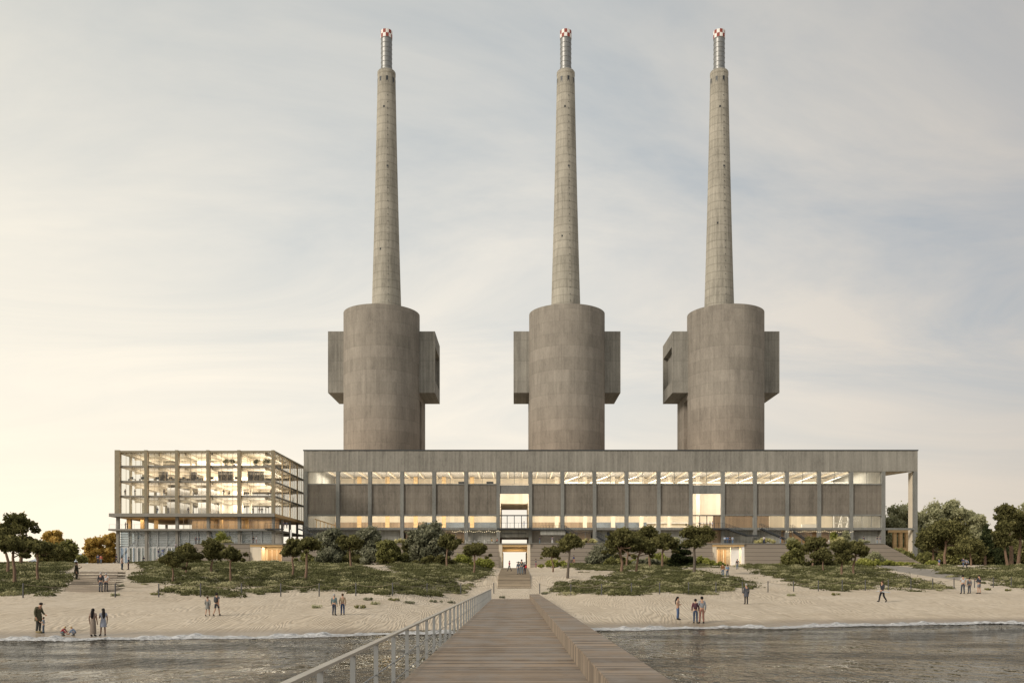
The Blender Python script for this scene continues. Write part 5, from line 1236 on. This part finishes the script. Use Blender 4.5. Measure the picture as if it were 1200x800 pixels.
def blob(c, r, seg=12, ring=8, cut=None):
    b = MB(); vs = []; fs = []
    for i in range(ring+1):
        ph = math.pi*i/ring
        for k in range(seg): th = 2*math.pi*k/seg; vs.append((c[0]+r[0]*math.sin(ph)*math.cos(th), c[1]+r[1]*math.sin(ph)*math.sin(th), c[2]+r[2]*math.cos(ph)))
    for i in range(ring):
        for k in range(seg): fs.append((i*seg+k, i*seg+(k+1) % seg, (i+1)*seg+(k+1) % seg, (i+1)*seg+k))
    b.add(vs, fs, True); return b
MESHC = {}
def from_mb(key, fn):
    if key not in MESHC:
        o = fn().build('tmp', None); MESHC[key] = o.data; bpy.data.objects.remove(o)
    return MESHC[key]
def attach(root, name, me, mat):
    if not len(me.materials): me.materials.append(None)
    o = bpy.data.objects.new(name, me); COL.objects.link(o); o.parent = root; o.material_slots[0].link = 'OBJECT'; o.material_slots[0].material = mat
    if len(me.polygons): me.polygons.foreach_set('use_smooth', [True]*len(me.polygons))
    return o
HAIR = {'k': (.012, .010, .010), 'b': (.06, .035, .02), 'f': (.42, .30, .14), 'g': (.35, .34, .33)}
def person(loc, h, face, kind, top, bottom, label, group=None, hair='k', style='short', dress=None, extra=(), near=False, topkind='jacket', botkind='trousers', skin=0, shoes=(.02, .02, .022)):
    """face: degrees, 0 looks at the camera, 90 looks to the right of the picture, 180 away"""
    root = thing('person', loc, label, 'person', group, R(face)); s = h/1.74; root.scale = (s, s, s)
    B = body_meshes(kind, near); J = B['J']; sk = SKIN2 if skin else SKIN
    attach(root, 'body', B['body'], sk)
    if dress:
        def mk():
            b = MB(); prof = [(.10, 1.42), (.155, 1.30), (.125, 1.10), (.165, .94), (.20, .70), (.215, .56 if dress == 'short' else .12)]
            if dress == 'long': prof = [(.10, 1.42), (.155, 1.30), (.13, 1.10), (.17, .93), (.185, .6), (.20, .14)]
            b.lathe(0, 0, [(r*1.0, z) for r, z in prof[::-1]], 20, top=True); b.v = [(x, y*.72, z) for x, y, z in b.v]; return b
        attach(root, 'dress', from_mb(('dress', dress), mk), cm(bottom))
        attach(root, 'top', B['tee'], cm(top))
    else:
        attach(root, {'jacket': 'jacket', 'tee': 'shirt'}[topkind], B[topkind], cm(top))
        attach(root, botkind, B[botkind], cm(bottom))
        if 'coat' in extra:
            attach(root, 'coat_skirt', from_mb(('coat', kind), lambda: (lambda b: (b.lathe(J['pel'].x, J['pel'].y, [(.21, .66), (.19, .85), (.165, 1.1)], 18), b)[1])(MB())), cm(top))
    attach(root, 'shoes', from_mb(('shoe', kind), lambda: B['shoe']), cm(shoes))
    hd, f = B['hd'], B['f']
    if style == 'cap':
        attach(root, 'cap', from_mb(('cap', kind), lambda: blob(hd-f*.005+Vector((0, 0, .035)), (.105, .11, .075)).box(hd.x-.07, hd.x+.07, hd.y+f.y*.18-.05, hd.y+f.y*.18+.05, hd.z+.02, hd.z+.035)), cm(HAIR[hair]))
    else:
        attach(root, 'hair', from_mb(('hair', kind), lambda: blob(hd-f*.028+Vector((0, 0, .022)), (.104, .105, .108))), cm(HAIR[hair]))
        if style == 'long': attach(root, 'long_hair', from_mb(('long', kind), lambda: MB().tube([hd-f*.07+Vector((0, 0, .02)), hd-f*.12+Vector((0, 0, -.15)), hd-f*.14+Vector((0, 0, -.42)), hd-f*.13+Vector((0, 0, -.52))], [.075, .10, .085, .03], 12)), cm(HAIR[hair]))
    return root
def item(name, label, cat, loc, mb, mat, group=None):
    o = mb.build(name, mat, None, loc); tag(o, label, cat, group); return o
def backpack(loc, face, h, col, label):
    s = h/1.74; a = R(face); bx, by = -math.sin(a)*-1, math.cos(a)   # behind the back
    bx, by = -math.sin(a), math.cos(a)
    x, y, z = loc; c = Vector((x+bx*.20*s, y+by*.20*s, z+1.22*s)); t = thing('backpack', (c.x, c.y, c.z), label, 'backpack', 'backpacks')
    t.rotation_euler = (0, 0, a)
    b = blob((0, 0, 0), (.15, .09, .23)); o = b.build('bag', cm(col)); o.parent = t
    for sx in (-1, 1): o = MB().tube([(sx*.10, -.05, .18), (sx*.12, -.22, .24), (sx*.12, -.33, .10), (sx*.11, -.10, -.15)], .018, 6).build('strap', cm(col)); o.parent = t
    t.scale = (s, s, s); return t
SHOR = 'people on the beach'
def gp_(px, py): return at(px, py)
BL, GR, DK, NV, WH = (.045, .075, .14), (.16, .165, .17), (.022, .022, .026), (.025, .035, .065), (.55, .55, .53)
def beach(px, foot, hpx, face, kind, top, bottom, label, **kw):
    x, y, z = gp_(px, foot); h = hpx*y/F; return person((x, y, z), h, face, kind, top, bottom, label, SHOR, **kw), (x, y, z), h
beach(45, 741.3, 36.5, 75, 'bow', (.085, .08, .045), (.06, .062, .055), 'man in olive jacket and black cap bending toward a small child at the waterline', style='cap', near=True, extra=('coat',), shoes=(.25, .2, .1))
beach(51, 741.6, 19, -80, 'talk', (.30, .36, .42), (.10, .13, .17), 'small child in pale blue top standing before the man in olive', near=True, topkind='tee')
beach(73.5, 744.3, 19, 85, 'crouch', (.32, .05, .06), (.14, .17, .19), 'child in red crouching over the wet sand', hair='f', near=True)
beach(86.5, 744.3, 19, -85, 'crouch', (.20, .26, .36), (.20, .22, .26), 'child in blue grey crouching opposite the child in red', hair='f', near=True)
beach(109, 745.2, 32.5, 178, 'stand', (.30, .22, .18), (.20, .165, .135), 'woman with long black hair in a long brown dress seen from behind', style='long', dress='long', near=True, skin=1)
beach(121, 744.6, 31.8, 215, 'talk', (.36, .38, .44), (.30, .32, .38), 'woman in short grey dress beside the long haired woman', style='long', dress='short', near=True, skin=1)
beach(243.3, 721.6, 23, 185, 'walk', (.20, .20, .19), (.17, .165, .16), 'woman in grey coat walking hand in hand with a man in shorts', extra=('coat',), hair='b', near=True, botkind='shorts')
_, L8, h8 = beach(254, 721.4, 27, 170, 'walk', (.10, .10, .115), (.05, .052, .06), 'man in dark shirt and shorts walking beside the woman in the grey coat', near=True, botkind='shorts', topkind='tee')
backpack(L8, 170, h8, (.06, .065, .07), 'dark backpack worn by the man in shorts')
beach(391.5, 720.6, 25, 160, 'stand', (.10, .145, .155), (.035, .045, .07), 'man in grey blue jacket, left of a pair on the sand before the scrub', hair='g', near=True)
beach(401.5, 720.2, 25, 190, 'stand', (.32, .245, .17), (.04, .065, .14), 'man in tan jacket and blue jeans, right of a pair on the sand', hair='b', near=True)
beach(794.3, 725.7, 27, 60, 'folded', (.45, .33, .25), (.085, .13, .24), 'woman with bare arms folded in blue jeans right of the bench', near=True, topkind='tee', style='long')
_, L12, h12 = beach(815, 730, 28.5, 170, 'stand', (.10, .03, .045), (.04, .06, .105), 'teenager in dark red top leaning to a taller man', near=True)
backpack(L12, 170, h12, (.07, .03, .04), 'dark red backpack on the teenager')
beach(822.5, 730.2, 31.5, 185, 'talk', (.22, .235, .26), (.22, .11, .085), 'tall man in grey shirt and red brown trousers with an arm round the teenager', near=True)
beach(874.5, 707.6, 24, 190, 'stand', (.07, .075, .09), (.035, .03, .032), 'person in dark grey coat standing alone near the water right of the scrub', hair='g', extra=('coat',), near=True)
_, L15, h15 = beach(1034, 705.3, 25, -70, 'walk', (.03, .032, .038), (.018, .02, .024), 'man in black striding to the left with a board under his arm', near=True, hair='b')
bd = MB(); x, y, z = L15; bd.add([(x-.75, y-.30, z+1.02), (x-.45, y-.34, z+1.12), (x+.55, y-.30, z+.98), (x+.70, y-.28, z+.90), (x+.45, y-.32, z+.88), (x-.5, y-.33, z+1.0),
     (x-.75, y-.27, z+1.02), (x-.45, y-.31, z+1.12), (x+.55, y-.27, z+.98), (x+.70, y-.25, z+.90), (x+.45, y-.29, z+.88), (x-.5, y-.30, z+1.0)], [(0,1,2,3,4,5), (11,10,9,8,7,6)]+[(i, (i+1) % 6, 6+(i+1) % 6, 6+i) for i in range(6)])
item('flat_board', 'short pale board carried by the striding man in black', 'board', L15, bd, cm((.45, .46, .47)))
beach(1128.5, 695.4, 22, 175, 'talk', (.40, .41, .42), (.05, .058, .075), 'man in pale shirt, left of a group of three on the right beach', near=True, topkind='tee')
beach(1136, 695, 18.5, 185, 'stand', (.17, .175, .19), (.12, .13, .15), 'shorter person in grey in the middle of the group of three', near=True)
beach(1147.5, 695.4, 22, 200, 'phone', (.045, .05, .065), (.17, .18, .20), 'man in dark shirt and grey shorts, right of the group of three', near=True, style='cap', botkind='shorts')
beach(118, 693.4, 23, 178, 'stand', (.035, .037, .045), (.08, .085, .10), 'man in dark jacket on the timber steps beside a person in white', hair='g', near=True)
beach(124.3, 693.2, 22, 182, 'hip', (.50, .50, .50), (.04, .042, .05), 'person in white top on the timber steps beside the man in dark jacket', hair='g', near=True, topkind='tee')
beach(89.5, 681.3, 23.5, 100, 'talk', (.05, .045, .028), (.05, .045, .032), 'man in dark olive at the left edge of the timber steps', hair='b', near=True, extra=('coat',))
beach(114.8, 660.2, 11.5, 180, 'stand', (.05, .08, .14), (.04, .045, .06), 'person in dark blue at the top of the timber steps', topkind='jacket')
beach(118.3, 660.2, 10.5, 180, 'stand', (.45, .12, .10), (.12, .15, .2), 'person in red and blue beside the person in dark blue')
beach(136.5, 659.3, 10.5, -60, 'walk', (.035, .045, .09), (.03, .03, .04), 'person in navy striding before the corner of the glazed building')
beach(143, 667.2, 14.8, 80, 'stand', (.55, .44, .38), (.04, .06, .09), 'person in pale pink top facing a man in navy before the glazed building')
beach(150.5, 667.2, 14.8, -80, 'stand', (.03, .04, .08), (.06, .03, .035), 'man in navy facing the person in pale pink top')
def deckp(px, foot, hpx, D, z, face, kind, top, bottom, label, **kw):
    x = X(px, D); return person((x, D, z), hpx*D/F, face, kind, top, bottom, label, kw.pop('group', 'people far off near the buildings'), **kw)
def wz(y): return 3.86+(y-115)*.0214
L_ = [((597, 12.5, 148, -60), 'walk', (.28, .05, .09), (.06, .06, .07), 'person in dark pink walking left before the bright entrance'),
      ((607.5, 15, 118.5, 200), 'stand', (.08, .11, .15), (.12, .15, .19), 'person in blue grey, left of the trio on the boardwalk'),
      ((611.3, 17.5, 118, 180), 'point', (.07, .085, .08), (.10, .14, .17), 'tallest of the trio on the boardwalk, one arm raised'),
      ((615, 14.5, 118.4, 185), 'stand', (.06, .03, .09), (.06, .05, .09), 'person with a red bag, right of the trio on the boardwalk')]
for (px, hp_, D, fc), kd, tp, bt, lb in L_: deckp(px, 0, hp_, D, wz(D)+.01, fc, kd, tp, bt, lb)
x = X(616.4, 118.1); item('shoulder_bag', 'small red bag on the back of the rightmost of the trio', 'bag', (x, 118.1, wz(118)+1.0), blob((x, 117.95, wz(118)+1.0), (.13, .08, .18)), cm((.5, .04, .05)))
def grd(px, hp_, D, fc, kd, tp, bt, lb, dz=0, **kw):
    x = X(px, D); deckp(px, 0, hp_, D, hz(x, D)+dz, fc, kd, tp, bt, lb, **kw)
grd(847, 15.5, 122, 190, 'stand', (.22, .10, .035), (.12, .17, .22), 'person in rust brown top before the lit side entrance, left of a pair')
grd(852.5, 14.3, 123, 200, 'talk', (.20, .30, .42), (.06, .09, .14), 'person in light blue top, right of a pair before the lit side entrance')
grd(864, 12, 150, 180, 'hip', (.02, .02, .03), (.10, .14, .20), 'person in black jacket alone in front of the white entrance panel')
grd(1100.5, 11.2, 165, -70, 'walk', (.08, .12, .25), (.5, .35, .3), 'person in blue top jogging left between the wood pines', botkind='shorts')
grd(1129, 11, 165, 180, 'walk', (.06, .07, .14), (.10, .13, .2), 'person in navy, left of two walkers on the sand path')
grd(1133, 12.2, 158, 185, 'walk', (.20, .22, .27), (.03, .03, .04), 'person in grey, right of two walkers on the sand path')
grd(628, 10.5, 176, 90, 'stand', (.03, .06, .10), (.25, .03, .09), 'person in teal and magenta by the wall right of the bright entrance', dz=.4)
grd(672.5, 9.5, 195, 80, 'walk', (.05, .07, .2), (.4, .2, .15), 'person in blue at the foot of the wall behind the pale trunked pine', dz=.3)
TG = 'people on the terrace'
def ter(px, D, fc, kd, tp, bt, lb, hp_=8.8, z=None, **kw): deckp(px, 0, hp_, D, TER if z is None else z, fc, kd, tp, bt, lb, group=TG, **kw)
T_ = [(229.5, 210, 180, 'stand', NV, (.06, .06, .07), 'dark figure, left of two at the left end of the terrace'), (233, 210, 190, 'stand', (.06, .10, .14), (.12, .13, .12), 'figure in grey blue, right of two at the left end of the terrace'),
 (266.5, 208.6, 90, 'talk', (.03, .06, .2), (.03, .05, .14), 'figure in bright blue beside the yellow green bush'), (270, 208.6, -90, 'stand', (.5, .4, .36), (.05, .07, .14), 'figure in pale top facing the one in bright blue'),
 (297, 208.4, 60, 'walk', DK, (.05, .04, .05), 'figure in black above the lit recessed doors'), (300.5, 208.4, -60, 'stand', (.4, .42, .47), (.2, .1, .09), 'figure in pale grey above the lit recessed doors'),
 (347.5, 208.4, 90, 'stand', (.1, .1, .16), (.03, .05, .12), 'figure in blue under the steel bridge'),
 (632.5, 208.8, 80, 'talk', (.03, .035, .09), (.12, .2, .25), 'figure in navy on the terrace right of the entrance'), (647.3, 208.8, 180, 'stand', (.16, .16, .2), (.5, .5, .5), 'figure in grey with pale trousers on the terrace'),
 (849.5, 208, 160, 'stand', (.35, .45, .58), (.05, .07, .10), 'leftmost of four people above the lit side entrance, in light blue'), (852.6, 208.2, 180, 'stand', (.1, .2, .4), (.08, .12, .2), 'second of four above the lit side entrance, in mid blue'),
 (855.3, 208, 190, 'stand', (.06, .05, .05), (.03, .03, .05), 'third of four above the lit side entrance, in black'), (858.6, 208.2, 200, 'stand', (.4, .5, .62), (.15, .25, .4), 'rightmost of four above the lit side entrance'),
 (895.5, 206.6, 180, 'stand', (.6, .6, .62), (.03, .05, .11), 'figure in white in front of the cream shrubs'), (914.5, 207.4, 90, 'talk', (.04, .07, .14), (.15, .25, .4), 'figure in blue right of the cream shrubs'),
 (1012, 208.4, 180, 'stand', (.05, .06, .1), (.3, .33, .38), 'single figure before the pale wall at the right end of the terrace'), (1028, 208.4, 90, 'stand', (.04, .04, .06), (.2, .25, .3), 'left of two figures before the pale wall at the right end'), (1031.3, 208.4, -90, 'stand', (.1, .1, .16), (.3, .3, .33), 'right of two figures before the pale wall at the right end')]
for a in T_: ter(*a)
ter(576.5, 208.2, 90, 'sit', (.45, .3, .06), (.03, .04, .05), 'seated person in yellow at the cafe table nearest the entrance')
ter(582.5, 208.2, -90, 'sit', (.4, .08, .05), (.03, .06, .06), 'seated person in red at the cafe table nearest the entrance')
ter(168.5, DL-3, 90, 'walk', NV, DK, 'figure in navy at the foot of the steps before the glass doors', z=hz(xg(168), DL-3))
ter(206, PD+9, 180, 'stand', (.3, .3, .33), NV, 'figure on the steps before the second bay of the glazed building', z=TER-1.3)
ter(185.6, DL-1.6, 90, 'stand', (.02, .03, .14), (.3, .35, .4), 'figure with dark blue top before the blue glass doors', z=TER-2.9)
ter(190.6, DL-1.6, -90, 'walk', (.15, .25, .55), (.2, .25, .4), 'figure in bright blue before the blue glass doors', z=TER-2.7)
ter(1057, 226, -60, 'walk', (.4, .5, .62), NV, 'figure in pale blue on the broad steps under the open bay', z=TER-2.9)
ter(1079.3, 212, 180, 'stand', (.04, .07, .12), (.03, .03, .05), 'dark blue figure at the foot of the end column')
for i, (px, z, fc, kd, tp, bt, lb) in enumerate(((147, z0, 90, 'point', DK, DK, 'figure pointing on the open loggia of the glazed building'), (149.4, z0, -90, 'stand', DK, DK, 'figure beside the pointing one on the open loggia'),
    (184.5, z1, 180, 'stand', (.1, .12, .2), (.2, .3, .45), 'figure in the second bay just above the loggia'), (197, z1, 90, 'stand', DK, DK, 'dark figure left of the grey core above the loggia'), (206, z1, 90, 'stand', DK, DK, 'dark figure at the right edge of the second bay'),
    (220.7, z1, 180, 'stand', (.03, .04, .1), DK, 'lone figure in the third bay above the loggia'), (296.5, z1, 60, 'stand', DK, DK, 'leftmost of four figures in the corner bay above the loggia'), (304, z1, 0, 'stand', (.05, .05, .08), DK, 'second of four figures in the corner bay above the loggia'),
    (307, z1, 0, 'stand', DK, (.1, .1, .1), 'third of four figures in the corner bay above the loggia'), (311.5, z1, 90, 'stand', DK, DK, 'rightmost of four figures in the corner bay above the loggia'),
    (146.7, z2+.15, 0, 'stand', DK, DK, 'left of two figures in the first bay of the middle storey'), (158, z2+.15, 90, 'talk', DK, DK, 'right of two figures in the first bay of the middle storey'), (192.3, z2+.15, 0, 'stand', DK, DK, 'figure in the second bay of the middle storey'),
    (262, z2+.15, 0, 'hip', (.08, .08, .1), DK, 'broad dark figure in the fourth bay of the middle storey'), (268.5, z2+.15, 0, 'sit', DK, DK, 'low figure beside the broad one in the fourth bay'), (294, z2+.15, -60, 'talk', NV, DK, 'figure with raised hand in the corner bay of the middle storey'), (317.6, z2+.15, 0, 'hip', DK, DK, 'figure at the very corner of the middle storey'))):
    D = DL+1.6 if z != z0 else DL+1.2
    deckp(px, 0, 8.2, D, z+.01, fc, kd, tp, bt, lb, group='people inside the glazed building')
for px, y in ((325.6, 0), (332.8, 0), (343.4, 0)):
    D = (XB-1.2)*F/(px-VX); deckp(px, 0, 8.0*215/D, D, z2+.15, 90, 'stand', DK, DK, {325.6: 'first figure from the corner along the side of the middle storey', 332.8: 'second figure from the corner along the side of the middle storey', 343.4: 'third figure from the corner along the side of the middle storey'}[px], group='people inside the glazed building')
for px, tp, lb in ((332.6, NV, 'left of two people on the steel bridge'), (336, (.03, .06, .1), 'right of two people on the steel bridge')): deckp(px, 0, 8.3, 212.9, z0+.03, 0, 'stand', tp, DK, lb, group=TG)
for px, lb, tp, fc in ((611.3, 'figure in dark on the balcony of the bright passage', DK, 90), (614.2, 'figure in blue on the balcony of the bright passage', (.1, .18, .4), -90), (819.8, 'figure alone at the left of the right balcony', (.15, .15, .17), 0), (832, 'left of a pair on the right balcony', DK, 90), (835, 'right of a pair on the right balcony', (.3, .35, .5), -90)):
    deckp(px, 0, 8.2, DF-1.4, zb+.01, fc, 'stand', tp, NV, lb, group='people on the hall balconies')
print('OBJECTS', len(bpy.data.objects))
